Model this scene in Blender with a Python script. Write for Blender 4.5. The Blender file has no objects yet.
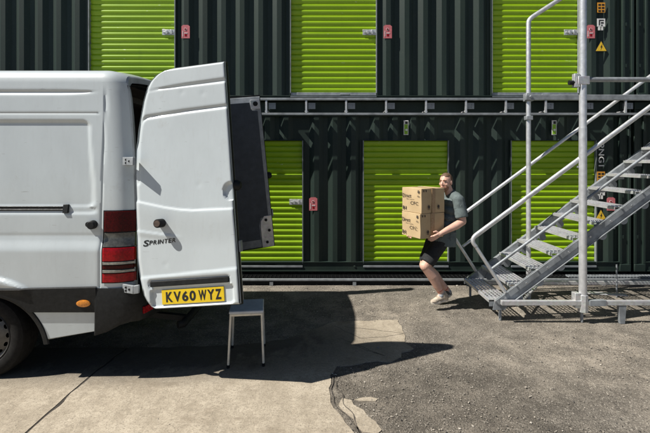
import bpy, bmesh, math, random
from mathutils import Vector, Matrix, noise

R = math.radians
random.seed(7)
scene = bpy.context.scene
COL = scene.collection

# ------------------------------------------------------------------ camera
cam = bpy.data.cameras.new('camera')
cam.sensor_width = 36.0
cam.lens = 24.0
cam.shift_y = -0.0869
cam.clip_start = 0.05
cam.clip_end = 3000
camo = bpy.data.objects.new('camera', cam)
camo.location = (0, 0, 1.81)
camo.rotation_euler = (R(90), 0, 0)
COL.objects.link(camo)
scene.camera = camo

# ------------------------------------------------------------------ sky, sun, exposure
LDIR = Vector((0.79, 0.24, -1.0)).normalized()       # direction the sunlight travels
ELEV = math.asin(-LDIR.z)
AZ = math.atan2(-LDIR.x, -LDIR.y)
world = bpy.data.worlds.new('World')
scene.world = world
world.use_nodes = True
wn = world.node_tree
wn.nodes.clear()
sky = wn.nodes.new('ShaderNodeTexSky')
sky.sky_type = 'NISHITA'
sky.sun_disc = False
sky.sun_elevation = ELEV
sky.sun_rotation = AZ
sky.altitude = 50
sky.air_density = 0.6
sky.dust_density = 0.2
bg = wn.nodes.new('ShaderNodeBackground')
bg.inputs['Strength'].default_value = 0.05
wo = wn.nodes.new('ShaderNodeOutputWorld')
wn.links.new(sky.outputs[0], bg.inputs[0])
wn.links.new(bg.outputs[0], wo.inputs[0])

sun = bpy.data.lights.new('sun', 'SUN')
sun.energy = 5.0
sun.angle = R(0.5)
sun.color = (1.0, 0.955, 0.88)
suno = bpy.data.objects.new('sun', sun)
suno.rotation_euler = LDIR.to_track_quat('-Z', 'Y').to_euler()
suno.location = (-8, -3, 12)
COL.objects.link(suno)

scene.view_settings.view_transform = 'Standard'
scene.view_settings.look = 'None'
scene.view_settings.exposure = 0.55
scene.view_settings.gamma = 1.0
scene.view_settings.use_curve_mapping = False
scene.cycles.max_bounces = 6

# ------------------------------------------------------------------ materials
class NT:
    def __init__(self, name):
        self.m = bpy.data.materials.new(name)
        self.m.use_nodes = True
        self.t = self.m.node_tree
        self.b = self.t.nodes['Principled BSDF']
        self.co = self.t.nodes.new('ShaderNodeTexCoord')

    def link(self, a, b):
        self.t.links.new(a, b)

    def coord(self, scale=(1, 1, 1), which='Object'):
        mp = self.t.nodes.new('ShaderNodeMapping')
        mp.inputs['Scale'].default_value = scale
        self.link(self.co.outputs[which], mp.inputs[0])
        return mp.outputs[0]

    def noise(self, scale, detail=5, rough=0.55, vec=None, dist=0.0):
        n = self.t.nodes.new('ShaderNodeTexNoise')
        n.inputs['Scale'].default_value = scale
        n.inputs['Detail'].default_value = detail
        n.inputs['Roughness'].default_value = rough
        n.inputs['Distortion'].default_value = dist
        self.link(vec if vec is not None else self.coord(), n.inputs['Vector'])
        return n.outputs['Fac']

    def vor(self, scale, out='Distance', vec=None, feature='F1'):
        n = self.t.nodes.new('ShaderNodeTexVoronoi')
        n.feature = feature
        n.inputs['Scale'].default_value = scale
        self.link(vec if vec is not None else self.coord(), n.inputs['Vector'])
        return n.outputs[out]

    def ramp(self, fac, stops):
        r = self.t.nodes.new('ShaderNodeValToRGB')
        el = r.color_ramp.elements
        while len(el) > 1:
            el.remove(el[0])
        for i, (p, c) in enumerate(stops):
            e = el[0] if i == 0 else el.new(p)
            e.position = p
            if not isinstance(c, (tuple, list)):
                c = (c, c, c)
            e.color = (*c, 1)
        self.link(fac, r.inputs[0])
        return r.outputs[0]

    def mix(self, fac, a, b, mode='MIX'):
        n = self.t.nodes.new('ShaderNodeMix')
        n.data_type = 'RGBA'
        n.blend_type = mode
        for s, v in ((0, fac), (6, a), (7, b)):
            if isinstance(v, (int, float)):
                n.inputs[s].default_value = v
            elif isinstance(v, tuple):
                n.inputs[s].default_value = (*v, 1)
            else:
                self.link(v, n.inputs[s])
        return n.outputs[2]

    def bump(self, h, strength=0.3, dist=0.01, prev=None):
        n = self.t.nodes.new('ShaderNodeBump')
        n.inputs['Strength'].default_value = strength
        n.inputs['Distance'].default_value = dist
        self.link(h, n.inputs['Height'])
        if prev is not None:
            self.link(prev, n.inputs['Normal'])
        self.link(n.outputs[0], self.b.inputs['Normal'])
        return n.outputs[0]

    def set(self, **k):
        for n, v in k.items():
            n = n.replace('_', ' ')
            if isinstance(v, (int, float)):
                self.b.inputs[n].default_value = v
            elif isinstance(v, tuple):
                self.b.inputs[n].default_value = (*v, 1)
            else:
                self.link(v, self.b.inputs[n])
        return self.m


def simple(name, c, rough=0.5, metal=0.0, var=0.25, scale=14.0, bump=0.0, bscale=80.0, coat=0.0):
    n = NT(name)
    f = n.noise(scale, 6)
    lo = tuple(v * (1 - var) for v in c)
    hi = tuple(min(1, v * (1 + var)) for v in c)
    n.set(Base_Color=n.ramp(f, [(0.3, lo), (0.7, hi)]), Metallic=metal, Coat_Weight=coat,
          Roughness=n.ramp(n.noise(scale * 2.3, 4), [(0.3, max(0.02, rough - 0.08)), (0.7, min(1, rough + 0.08))]))
    if bump:
        n.bump(n.noise(bscale, 4), bump, 0.004)
    return n.m


MAT = {}


def make_materials():
    # van paint: white, a little road film low down and streaks
    n = NT('van_white_paint')
    g = n.noise(2.2, 8, 0.65, n.coord((1, 1, 0.5)))
    s = n.noise(34, 3, 0.6, n.coord((1, 1, 0.18)))
    c1 = n.ramp(g, [(0.35, (0.475, 0.520, 0.535)), (0.6, (0.530, 0.580, 0.595))])
    c2 = n.mix(n.ramp(s, [(0.56, 0.0), (0.85, 0.14)]), c1, (0.30, 0.29, 0.265))
    spk = n.vor(90)
    c3 = n.mix(n.ramp(spk, [(0.04, 0.35), (0.09, 0.0)]), c2, (0.30, 0.27, 0.23))
    n.set(Base_Color=c3, Roughness=n.ramp(g, [(0.3, 0.42), (0.7, 0.30)]), Coat_Weight=0.55, Coat_Roughness=0.08)
    dirt = n.noise(7, 8, 0.72, n.coord((1, 1, 0.7)))
    c4 = n.mix(n.ramp(dirt, [(0.60, 0.0), (0.78, 0.35)]), c3, (0.33, 0.315, 0.28))
    scr = n.noise(55, 2, 0.5, n.coord((0.12, 1, 1.4)))
    c5 = n.mix(n.ramp(scr, [(0.735, 0.0), (0.76, 0.45)]), c4, (0.22, 0.21, 0.20))
    n.set(Base_Color=c5)
    n.bump(n.noise(1.6, 2), 0.03, 0.01)
    MAT['white'] = n.m

    # dark green-black container paint
    n = NT('container_dark_paint')
    g = n.noise(3.0, 8, 0.6, n.coord((1, 1, 0.25)))
    c = n.ramp(g, [(0.3, (0.0145, 0.0255, 0.0215)), (0.55, (0.020, 0.0335, 0.0275)), (0.75, (0.031, 0.044, 0.034))])
    d = n.noise(42, 4, 0.6)
    c = n.mix(n.ramp(d, [(0.58, 0.0), (0.78, 0.25)]), c, (0.095, 0.10, 0.072))
    n.set(Base_Color=c, Roughness=n.ramp(g, [(0.3, 0.55), (0.7, 0.40)]), Specular_IOR_Level=0.28)
    n.bump(n.noise(9, 3), 0.10, 0.006)
    MAT['dark'] = n.m

    # lime green shutter paint with small chips
    n = NT('shutter_lime_paint')
    g = n.noise(2.6, 7, 0.6, n.coord((0.5, 1, 2.0)))
    c = n.ramp(g, [(0.3, (0.235, 0.400, 0.006)), (0.7, (0.300, 0.475, 0.009))])
    v = n.noise(26, 3, 0.5, n.coord((0.35, 1, 1.6)))
    c = n.mix(n.ramp(v, [(0.735, 0.0), (0.75, 0.75)]), c, (0.62, 0.66, 0.50))
    dd = n.noise(7, 6, 0.7, n.coord((1.0, 1, 0.3)))
    c = n.mix(n.ramp(dd, [(0.55, 0.0), (0.8, 0.28)]), c, (0.10, 0.17, 0.015))
    n.set(Base_Color=c, Roughness=0.38)
    MAT['lime'] = n.m

    # galvanised steel
    n = NT('galvanised_steel')
    v = n.vor(38, 'Color')
    g = n.noise(6, 6, 0.6)
    c = n.mix(0.35, n.ramp(g, [(0.3, (0.44, 0.46, 0.475)), (0.7, (0.63, 0.645, 0.655))]), v, 'SOFT_LIGHT')
    bw = n.t.nodes.new('ShaderNodeHueSaturation')
    bw.inputs['Saturation'].default_value = 0.25
    n.link(c, bw.inputs['Color'])
    n.set(Base_Color=bw.outputs[0], Metallic=0.55, Roughness=n.ramp(g, [(0.3, 0.50), (0.7, 0.34)]))
    MAT['galv'] = n.m
    MAT['galv_dull'] = simple('weathered_zinc', (0.265, 0.285, 0.30), 0.55, 0.35, 0.3, 10, 0.08, 60)
    MAT['tube'] = simple('bright_zinc_tube', (0.62, 0.63, 0.64), 0.36, 0.55, 0.16, 18)

    MAT['black'] = simple('black_plastic', (0.011, 0.012, 0.0125), 0.6, 0, 0.35, 30, 0.10, 220)
    MAT['black'].node_tree.nodes['Principled BSDF'].inputs['Specular IOR Level'].default_value = 0.25
    MAT['rubber'] = simple('tyre_rubber', (0.013, 0.0125, 0.012), 0.85, 0, 0.35, 24, 0.15, 160)
    MAT['liner'] = simple('dark_grey_door_liner', (0.045, 0.056, 0.068), 0.6, 0, 0.18, 12, 0.10, 140)
    MAT['bay'] = simple('load_bay_grey', (0.055, 0.052, 0.05), 0.7, 0, 0.3, 8)
    MAT['pillar'] = simple('white_inner_pillar', (0.40, 0.43, 0.46), 0.5, 0, 0.2, 8)
    MAT['red'] = simple('red_lens', (0.26, 0.002, 0.006), 0.2, 0, 0.35, 70, 0.2, 160, coat=0.15)
    MAT['clearlens'] = simple('clear_lens', (0.25, 0.25, 0.225), 0.12, 0.2, 0.3, 50, 0.2, 120, coat=0.6)
    MAT['reddark'] = simple('dark_red_lens', (0.045, 0.001, 0.0015), 0.2, 0, 0.5, 90, 0.25, 160)
    for k_ in ('red', 'reddark', 'rubber'):
        MAT[k_].node_tree.nodes['Principled BSDF'].inputs['Specular IOR Level'].default_value = 0.2
    MAT['smoke'] = simple('smoked_lens', (0.085, 0.085, 0.075), 0.12, 0.1, 0.4, 40, 0.2, 120, coat=0.3)
    MAT['amber'] = simple('amber_lens', (0.62, 0.22, 0.02), 0.15, 0, 0.3, 90, coat=0.5)
    MAT['plate'] = simple('yellow_plate', (0.72, 0.50, 0.012), 0.4, 0, 0.08, 30)
    MAT['ink'] = simple('black_ink', (0.012, 0.012, 0.012), 0.5, 0, 0.1, 20)
    MAT['badge'] = simple('dark_chrome', (0.025, 0.027, 0.027), 0.35, 0.3, 0.2, 20)
    MAT['rust'] = simple('rusty_brown_metal', (0.085, 0.058, 0.045), 0.7, 0.2, 0.35, 40)
    MAT['glass'] = simple('dark_window_glass', (0.02, 0.024, 0.026), 0.06, 0, 0.1, 3, coat=0.5)
    MAT['rim'] = simple('steel_rim', (0.10, 0.098, 0.095), 0.45, 0.6, 0.25, 16)
    MAT['stooltop'] = simple('grey_laminate', (0.52, 0.55, 0.58), 0.45, 0, 0.12, 14)
    MAT['cream'] = simple('cream_tube', (0.66, 0.62, 0.53), 0.4, 0.25, 0.15, 20)

    # cardboard
    n = NT('cardboard')
    g = n.noise(5, 6, 0.6)
    fl = n.noise(60, 2, 0.5, n.coord((0.15, 0.15, 3)))
    c = n.ramp(g, [(0.3, (0.46, 0.335, 0.185)), (0.7, (0.55, 0.415, 0.24))])
    n.set(Base_Color=c, Roughness=0.85)
    n.bump(fl, 0.10, 0.003)
    MAT['card'] = n.m
    MAT['tape'] = simple('brown_tape', (0.34, 0.22, 0.115), 0.3, 0, 0.15, 18)
    MAT['print'] = simple('black_print', (0.055, 0.045, 0.035), 0.8, 0, 0.3, 60)

    MAT['skin'] = simple('skin', (0.62, 0.375, 0.285), 0.5, 0, 0.10, 22, 0.05, 200)
    MAT['skin'].node_tree.nodes['Principled BSDF'].inputs['Subsurface Weight'].default_value = 0.06
    MAT['hair'] = simple('short_brown_hair', (0.115, 0.066, 0.038), 0.6, 0, 0.45, 120, 0.5, 260)
    MAT['beard'] = simple('ginger_beard', (0.30, 0.145, 0.085), 0.7, 0, 0.35, 140, 0.5, 300)
    MAT['shirt'] = simple('grey_green_cotton', (0.105, 0.132, 0.132), 0.9, 0, 0.16, 16, 0.25, 45)
    MAT['shorts'] = simple('black_jersey', (0.014, 0.015, 0.016), 0.85, 0, 0.3, 20, 0.3, 40)
    MAT['shoe'] = simple('cream_trainer_fabric', (0.44, 0.37, 0.29), 0.8, 0, 0.45, 28, 0.2, 120)
    MAT['shoeshade_lace'] = simple('shaded_trainer_and_dark_lace', (0.06, 0.062, 0.062), 0.8, 0, 0.3, 50, 0.3, 160)  # far shoe's shade painted into its colour; also the near shoe's dark laces
    MAT['sole'] = simple('trainer_sole', (0.62, 0.56, 0.47), 0.7, 0, 0.15, 30)
    MAT['sock'] = simple('grey_sock', (0.30, 0.32, 0.34), 0.9, 0, 0.15, 60, 0.3, 150)
    MAT['redcuff'] = simple('red_sock_band', (0.45, 0.035, 0.02), 0.9, 0, 0.15, 60)
    MAT['eye'] = simple('eye_white', (0.30, 0.27, 0.25), 0.2, 0, 0.05, 20)
    MAT['iris'] = simple('dark_iris', (0.03, 0.03, 0.03), 0.2, 0, 0.1, 20)
    MAT['lip'] = simple('lip', (0.48, 0.22, 0.17), 0.5, 0, 0.1, 30)

    MAT['tagred'] = simple('faded_red_tag', (0.56, 0.155, 0.17), 0.5, 0, 0.12, 30)
    MAT['tagwhite'] = simple('white_vinyl', (0.72, 0.72, 0.70), 0.5, 0, 0.08, 30)
    MAT['tagorange'] = simple('orange_vinyl', (0.66, 0.30, 0.03), 0.5, 0, 0.12, 60)
    MAT['tagyellow'] = simple('yellow_vinyl', (0.78, 0.50, 0.03), 0.5, 0, 0.12, 60)
    MAT['taggreen'] = simple('green_vinyl', (0.24, 0.46, 0.02), 0.5, 0, 0.15, 40)

    # ---- asphalt / gravel yard
    n = NT('worn_asphalt')
    big = n.noise(0.55, 6, 0.6, None, 0.4)
    mid = n.noise(3.2, 8, 0.68)
    fine = n.noise(70, 5, 0.7)
    agg = n.vor(120, 'Color')
    aggb = n.t.nodes.new('ShaderNodeSeparateColor')
    n.link(agg, aggb.inputs[0])
    c = n.ramp(big, [(0.32, (0.198, 0.178, 0.150)), (0.5, (0.300, 0.264, 0.216)), (0.66, (0.400, 0.348, 0.280))])
    c = n.mix(n.ramp(mid, [(0.42, 0.75), (0.62, 0.0)]), c, (0.115, 0.102, 0.085))
    c = n.mix(n.ramp(fine, [(0.35, 0.5), (0.6, 0.0)]), c, (0.075, 0.067, 0.057))
    c = n.mix(n.ramp(aggb.outputs[0], [(0.82, 0.0), (0.92, 0.4)]), c, (0.37, 0.335, 0.285))
    c = n.mix(n.ramp(aggb.outputs[1], [(0.965, 0.0), (0.98, 0.6)]), c, (0.50, 0.46, 0.39))
    c = n.mix(n.ramp(aggb.outputs[2], [(0.84, 0.0), (0.93, 0.6)]), c, (0.035, 0.033, 0.03))
    # an older, darker patch of bitumen beside the slab
    mp = n.t.nodes.new('ShaderNodeMapping')
    mp.vector_type = 'TEXTURE'
    mp.inputs['Location'].default_value = (0.75, 3.1, 0)
    mp.inputs['Scale'].default_value = (1.5, 1.1, 1.0)
    n.link(n.co.outputs['Object'], mp.inputs[0])
    gr = n.t.nodes.new('ShaderNodeTexGradient')
    gr.gradient_type = 'SPHERICAL'
    n.link(mp.outputs[0], gr.inputs[0])
    ml = n.t.nodes.new('ShaderNodeMath')
    ml.operation = 'MULTIPLY'
    n.link(gr.outputs['Fac'], ml.inputs[0])
    n.link(n.ramp(mid, [(0.3, 1.5), (0.65, 0.6)]), ml.inputs[1])
    c = n.mix(n.ramp(ml.outputs[0], [(0.08, 0.0), (0.5, 0.62)]), c, n.mix(0.5, c, (0.07, 0.066, 0.06), 'MULTIPLY'))
    n.set(Base_Color=c, Roughness=0.92, Specular_IOR_Level=0.2)
    b = n.bump(n.vor(95), 0.55, 0.010)
    b = n.bump(fine, 0.45, 0.012, b)
    n.bump(n.noise(9, 5, 0.6), 0.5, 0.03, b)
    MAT['asphalt'] = n.m

    # ---- concrete
    n = NT('worn_concrete')
    big = n.noise(0.9, 7, 0.62, None, 0.3)
    mid = n.noise(6, 8, 0.7, n.coord((1, 0.6, 1)))
    fine = n.noise(95, 4, 0.7)
    c = n.ramp(big, [(0.3, (0.335, 0.288, 0.220)), (0.5, (0.435, 0.376, 0.292)), (0.7, (0.51, 0.448, 0.355))])
    c = n.mix(n.ramp(mid, [(0.40, 0.6), (0.58, 0.0)]), c, (0.265, 0.224, 0.168))
    drag = n.noise(26, 8, 0.78, n.coord((0.75, 1.25, 1)), 0.6)
    c = n.mix(n.ramp(drag, [(0.36, 0.5), (0.54, 0.0)]), c, (0.235, 0.20, 0.152))
    c = n.mix(n.ramp(drag, [(0.56, 0.0), (0.72, 0.55)]), c, (0.56, 0.50, 0.405))
    c = n.mix(n.ramp(fine, [(0.36, 0.7), (0.50, 0.0)]), c, (0.18, 0.155, 0.12))
    c = n.mix(n.ramp(n.vor(7), [(0.030, 0.9), (0.055, 0.0)]), c, (0.05, 0.042, 0.036))
    c = n.mix(n.ramp(n.vor(19), [(0.05, 0.8), (0.09, 0.0)]), c, (0.09, 0.075, 0.06))
    c = n.mix(n.ramp(n.noise(1.9, 5, 0.6, n.coord((1, 1.7, 1))), [(0.58, 0.0), (0.70, 0.6)]), c, (0.19, 0.155, 0.112))
    # shade beneath the van, put into the slab's colour as a blotchy dark oval
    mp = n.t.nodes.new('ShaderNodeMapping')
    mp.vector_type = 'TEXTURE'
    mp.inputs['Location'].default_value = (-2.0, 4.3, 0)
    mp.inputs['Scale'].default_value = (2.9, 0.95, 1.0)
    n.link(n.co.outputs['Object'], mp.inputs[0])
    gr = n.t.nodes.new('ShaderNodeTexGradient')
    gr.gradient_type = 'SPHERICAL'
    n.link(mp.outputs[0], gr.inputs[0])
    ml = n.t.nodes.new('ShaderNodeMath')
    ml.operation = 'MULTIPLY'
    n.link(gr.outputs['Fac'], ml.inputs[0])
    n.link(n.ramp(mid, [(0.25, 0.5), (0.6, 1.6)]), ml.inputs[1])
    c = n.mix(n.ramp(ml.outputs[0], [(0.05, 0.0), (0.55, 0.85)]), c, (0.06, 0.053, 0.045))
    n.set(Base_Color=c, Roughness=0.9, Specular_IOR_Level=0.25)
    b = n.bump(fine, 0.5, 0.006)
    b = n.bump(drag, 0.35, 0.008, b)
    n.bump(mid, 0.4, 0.015, b)
    MAT['concrete'] = n.m
    MAT['crack'] = simple('dark_joint_filler', (0.085, 0.073, 0.06), 0.95, 0, 0.4, 40, 0.3, 90)
    MAT['joint'] = simple('deep_joint', (0.04, 0.034, 0.028), 0.95, 0, 0.4, 40, 0.3, 90)
    MAT['paleconc'] = simple('pale_mortar', (0.40, 0.355, 0.285), 0.95, 0, 0.32, 22, 0.4, 70)
    MAT['stone'] = simple('gravel_stone', (0.27, 0.24, 0.20), 0.9, 0, 0.6, 9)


make_materials()

# ------------------------------------------------------------------ mesh helpers
class MB:
    def __init__(self, k=1.0):
        self.v, self.f, self.mi, self.k = [], [], [], k

    def add(self, vs, fs, m=0):
        o = len(self.v)
        self.v += [Vector(p) for p in vs]
        for f in fs:
            self.f.append([i + o for i in f])
            self.mi.append(m)

    def box(self, x0, x1, y0, y1, z0, z1, m=0):
        self.add([(x0, y0, z0), (x1, y0, z0), (x1, y1, z0), (x0, y1, z0), (x0, y0, z1), (x1, y0, z1), (x1, y1, z1), (x0, y1, z1)],
                 [(0, 3, 2, 1), (4, 5, 6, 7), (0, 1, 5, 4), (1, 2, 6, 5), (2, 3, 7, 6), (3, 0, 4, 7)], m)

    def obox(self, c, ax, h, m=0):
        c = Vector(c)
        a = [Vector(x).normalized() * s for x, s in zip(ax, h)]
        vs = []
        for k in (-1, 1):
            for i, j in ((-1, -1), (1, -1), (1, 1), (-1, 1)):
                vs.append(c + a[0] * i + a[1] * j + a[2] * k)
        self.add(vs, [(0, 3, 2, 1), (4, 5, 6, 7), (0, 1, 5, 4), (1, 2, 6, 5), (2, 3, 7, 6), (3, 0, 4, 7)], m)

    def bar(self, a, b, w, h, up=(0, 0, 1), m=0):
        a, b = Vector(a), Vector(b)
        d = (b - a)
        s = d.cross(Vector(up)).normalized()
        u = s.cross(d).normalized()
        self.obox((a + b) / 2, (d, s, u), (d.length / 2, w / 2, h / 2), m)

    def loft(self, rings, closed=True, caps=True, m=0):
        n = len(rings[0])
        vs = [p for r in rings for p in r]
        fs = []
        for i in range(len(rings) - 1):
            for j in range(n if closed else n - 1):
                k = (j + 1) % n
                fs.append((i * n + j, i * n + k, (i + 1) * n + k, (i + 1) * n + j))
        if caps and closed:
            fs.append(tuple(range(n))[::-1])
            fs.append(tuple((len(rings) - 1) * n + j for j in range(n)))
        self.add(vs, fs, m)

    def tube(self, pts, r, seg=14, caps=True, m=0):
        pts = [Vector(p) for p in pts]
        rr = [q * self.k for q in (r if isinstance(r, (list, tuple)) else [r] * len(pts))]
        rings = []
        up = None
        for i, p in enumerate(pts):
            d = (pts[min(i + 1, len(pts) - 1)] - pts[max(i - 1, 0)]).normalized()
            if up is None:
                up = Vector((0, 0, 1)) if abs(d.z) < 0.9 else Vector((1, 0, 0))
            s = d.cross(up).normalized()
            up = s.cross(d).normalized()
            rings.append([p + (s * math.cos(2 * math.pi * k / seg) + up * math.sin(2 * math.pi * k / seg)) * rr[i] for k in range(seg)])
        self.loft(rings, True, caps, m)

    def ball(self, c, r, rot=None, nu=16, nv=10, m=0):
        c = Vector(c)
        r = (Vector((r, r, r)) if isinstance(r, (int, float)) else Vector(r)) * self.k
        vs = [(0, 0, -1)]
        for j in range(1, nv):
            t = -math.pi / 2 + math.pi * j / nv
            for i in range(nu):
                p = 2 * math.pi * i / nu
                vs.append((math.cos(t) * math.cos(p), math.cos(t) * math.sin(p), math.sin(t)))
        vs.append((0, 0, 1))
        out = []
        for v in vs:
            q = Vector((v[0] * r.x, v[1] * r.y, v[2] * r.z))
            if rot is not None:
                q = rot @ q
            out.append(c + q)
        fs = [(0, 1 + (i + 1) % nu, 1 + i) for i in range(nu)]
        for j in range(nv - 2):
            for i in range(nu):
                a = 1 + j * nu + i
                b = 1 + j * nu + (i + 1) % nu
                fs.append((a, b, b + nu, a + nu))
        top = len(vs) - 1
        o = 1 + (nv - 2) * nu
        fs += [(o + i, o + (i + 1) % nu, top) for i in range(nu)]
        self.add(out, fs, m)

    def limb(self, pts, rad, seg=16):
        pts = [Vector(p) for p in pts]
        for i in range(len(pts) - 1):
            self.tube([pts[i], pts[i + 1]], [rad[i], rad[i + 1]], seg)
        for p, r in zip(pts, rad):
            self.ball(p, r)

    def grid(self, fn, us, vs, m=0, keep=None):
        nu, nv = len(us), len(vs)
        pts = [fn(u, v) for v in vs for u in us]
        fs = []
        for j in range(nv - 1):
            for i in range(nu - 1):
                if keep is None or keep((us[i] + us[i + 1]) / 2, (vs[j] + vs[j + 1]) / 2):
                    fs.append((j * nu + i, j * nu + i + 1, (j + 1) * nu + i + 1, (j + 1) * nu + i))
        self.add(pts, fs, m)

    def prism(self, pts, off, m=0):
        n = len(pts)
        a = [Vector(p) for p in pts]
        b = [p + Vector(off) for p in a]
        fs = [tuple(range(n)), tuple(range(n, 2 * n))[::-1]]
        for i in range(n):
            k = (i + 1) % n
            fs.append((i, i + n, k + n, k))
        self.add(a + b, fs, m)

    def mesh(self, name, mats, loc=Vector((0, 0, 0)), smooth=True, angle=35, fix=True):
        me = bpy.data.meshes.new(name)
        me.from_pydata([v - loc for v in self.v], [], self.f)
        if not isinstance(mats, (list, tuple)):
            mats = [mats]
        for m in mats:
            me.materials.append(MAT[m] if isinstance(m, str) else m)
        for p, i in zip(me.polygons, self.mi):
            p.material_index = i
        if fix:
            bm = bmesh.new()
            bm.from_mesh(me)
            bmesh.ops.remove_doubles(bm, verts=bm.verts, dist=1e-5)
            loose = [v for v in bm.verts if not v.link_faces]
            bmesh.ops.delete(bm, geom=loose, context='VERTS')
            bmesh.ops.recalc_face_normals(bm, faces=bm.faces)
            bm.to_mesh(me)
            bm.free()
        for p in me.polygons:
            p.use_smooth = smooth
        if smooth:
            me.set_sharp_from_angle(angle=R(angle))
        return me

    def build(self, name, mats, parent=None, smooth=True, bevel=0.0, angle=35, fix=True, local=False):
        """One mesh object. Vertices are in world space unless local."""
        loc = Vector((0, 0, 0))
        if parent is not None and not local:
            loc = world_loc(parent)
        me = self.mesh(name, mats, loc, smooth, angle, fix)
        o = bpy.data.objects.new(name, me)
        COL.objects.link(o)
        if parent is not None:
            o.parent = parent
        if bevel:
            b = o.modifiers.new('bevel', 'BEVEL')
            b.width = bevel
            b.segments = 2
            b.limit_method = 'ANGLE'
            b.angle_limit = R(40)
        return o


def islands(mb):
    """Split a builder into one builder per connected piece."""
    par = list(range(len(mb.v)))

    def find(a):
        while par[a] != a:
            par[a] = par[par[a]]
            a = par[a]
        return a
    for f in mb.f:
        for i in f[1:]:
            par[find(i)] = find(f[0])
    out = {}
    for f, mi in zip(mb.f, mb.mi):
        k = find(f[0])
        if k not in out:
            out[k] = (MB(), {})
        b, idx = out[k]
        for i in f:
            if i not in idx:
                idx[i] = len(b.v)
                b.v.append(mb.v[i])
        b.f.append([idx[i] for i in f])
        b.mi.append(mi)
    return [b for b, _ in out.values()]


def build_each(mb, name, *a, **k):
    return [b.build(name, *a, **k) for b in islands(mb)]


def world_loc(o):
    p = Vector(o.location)
    while o.parent is not None:
        o = o.parent
        p += Vector(o.location)
    return p


def thing(name, label, cat, loc, group=None):
    o = bpy.data.objects.new(name, None)
    o.empty_display_size = 0.2
    o.location = loc
    COL.objects.link(o)
    o['label'] = label
    o['category'] = cat
    if group:
        o['group'] = group
    return o


def structure(o):
    o['kind'] = 'structure'
    return o


def text_geo(s, fit_w, fit_h, extrude=0.0, bold=0.0):
    """Flat letters as (verts, faces), scaled to fit a box whose lower left corner is the origin."""
    cu = bpy.data.curves.new('lettering', 'FONT')
    cu.body = s
    cu.size = 1.0
    cu.offset = bold
    cu.resolution_u = 3
    ob = bpy.data.objects.new('lettering', cu)
    COL.objects.link(ob)
    dg = bpy.context.evaluated_depsgraph_get()
    dg.update()
    me = bpy.data.meshes.new_from_object(ob.evaluated_get(dg))
    vs = [v.co.copy() for v in me.vertices]
    fs = [tuple(p.vertices) for p in me.polygons]
    bpy.data.objects.remove(ob)
    bpy.data.curves.remove(cu)
    bpy.data.meshes.remove(me)
    x0, x1 = min(v.x for v in vs), max(v.x for v in vs)
    y0, y1 = min(v.y for v in vs), max(v.y for v in vs)
    vs = [((v.x - x0) / (x1 - x0) * fit_w, (v.y - y0) / (y1 - y0) * fit_h) for v in vs]
    return vs, fs


def sstep(a, b, x):
    t = min(1, max(0, (x - a) / (b - a)))
    return t * t * (3 - 2 * t)


def interp(tab, x):
    if x <= tab[0][0]:
        return tab[0][1]
    for (a, p), (b, q) in zip(tab, tab[1:]):
        if x <= b:
            return p + (q - p) * (x - a) / (b - a)
    return tab[-1][1]


def frange(a, b, step):
    n = max(1, int(round((b - a) / step)))
    return [a + (b - a) * i / n for i in range(n + 1)]


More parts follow.
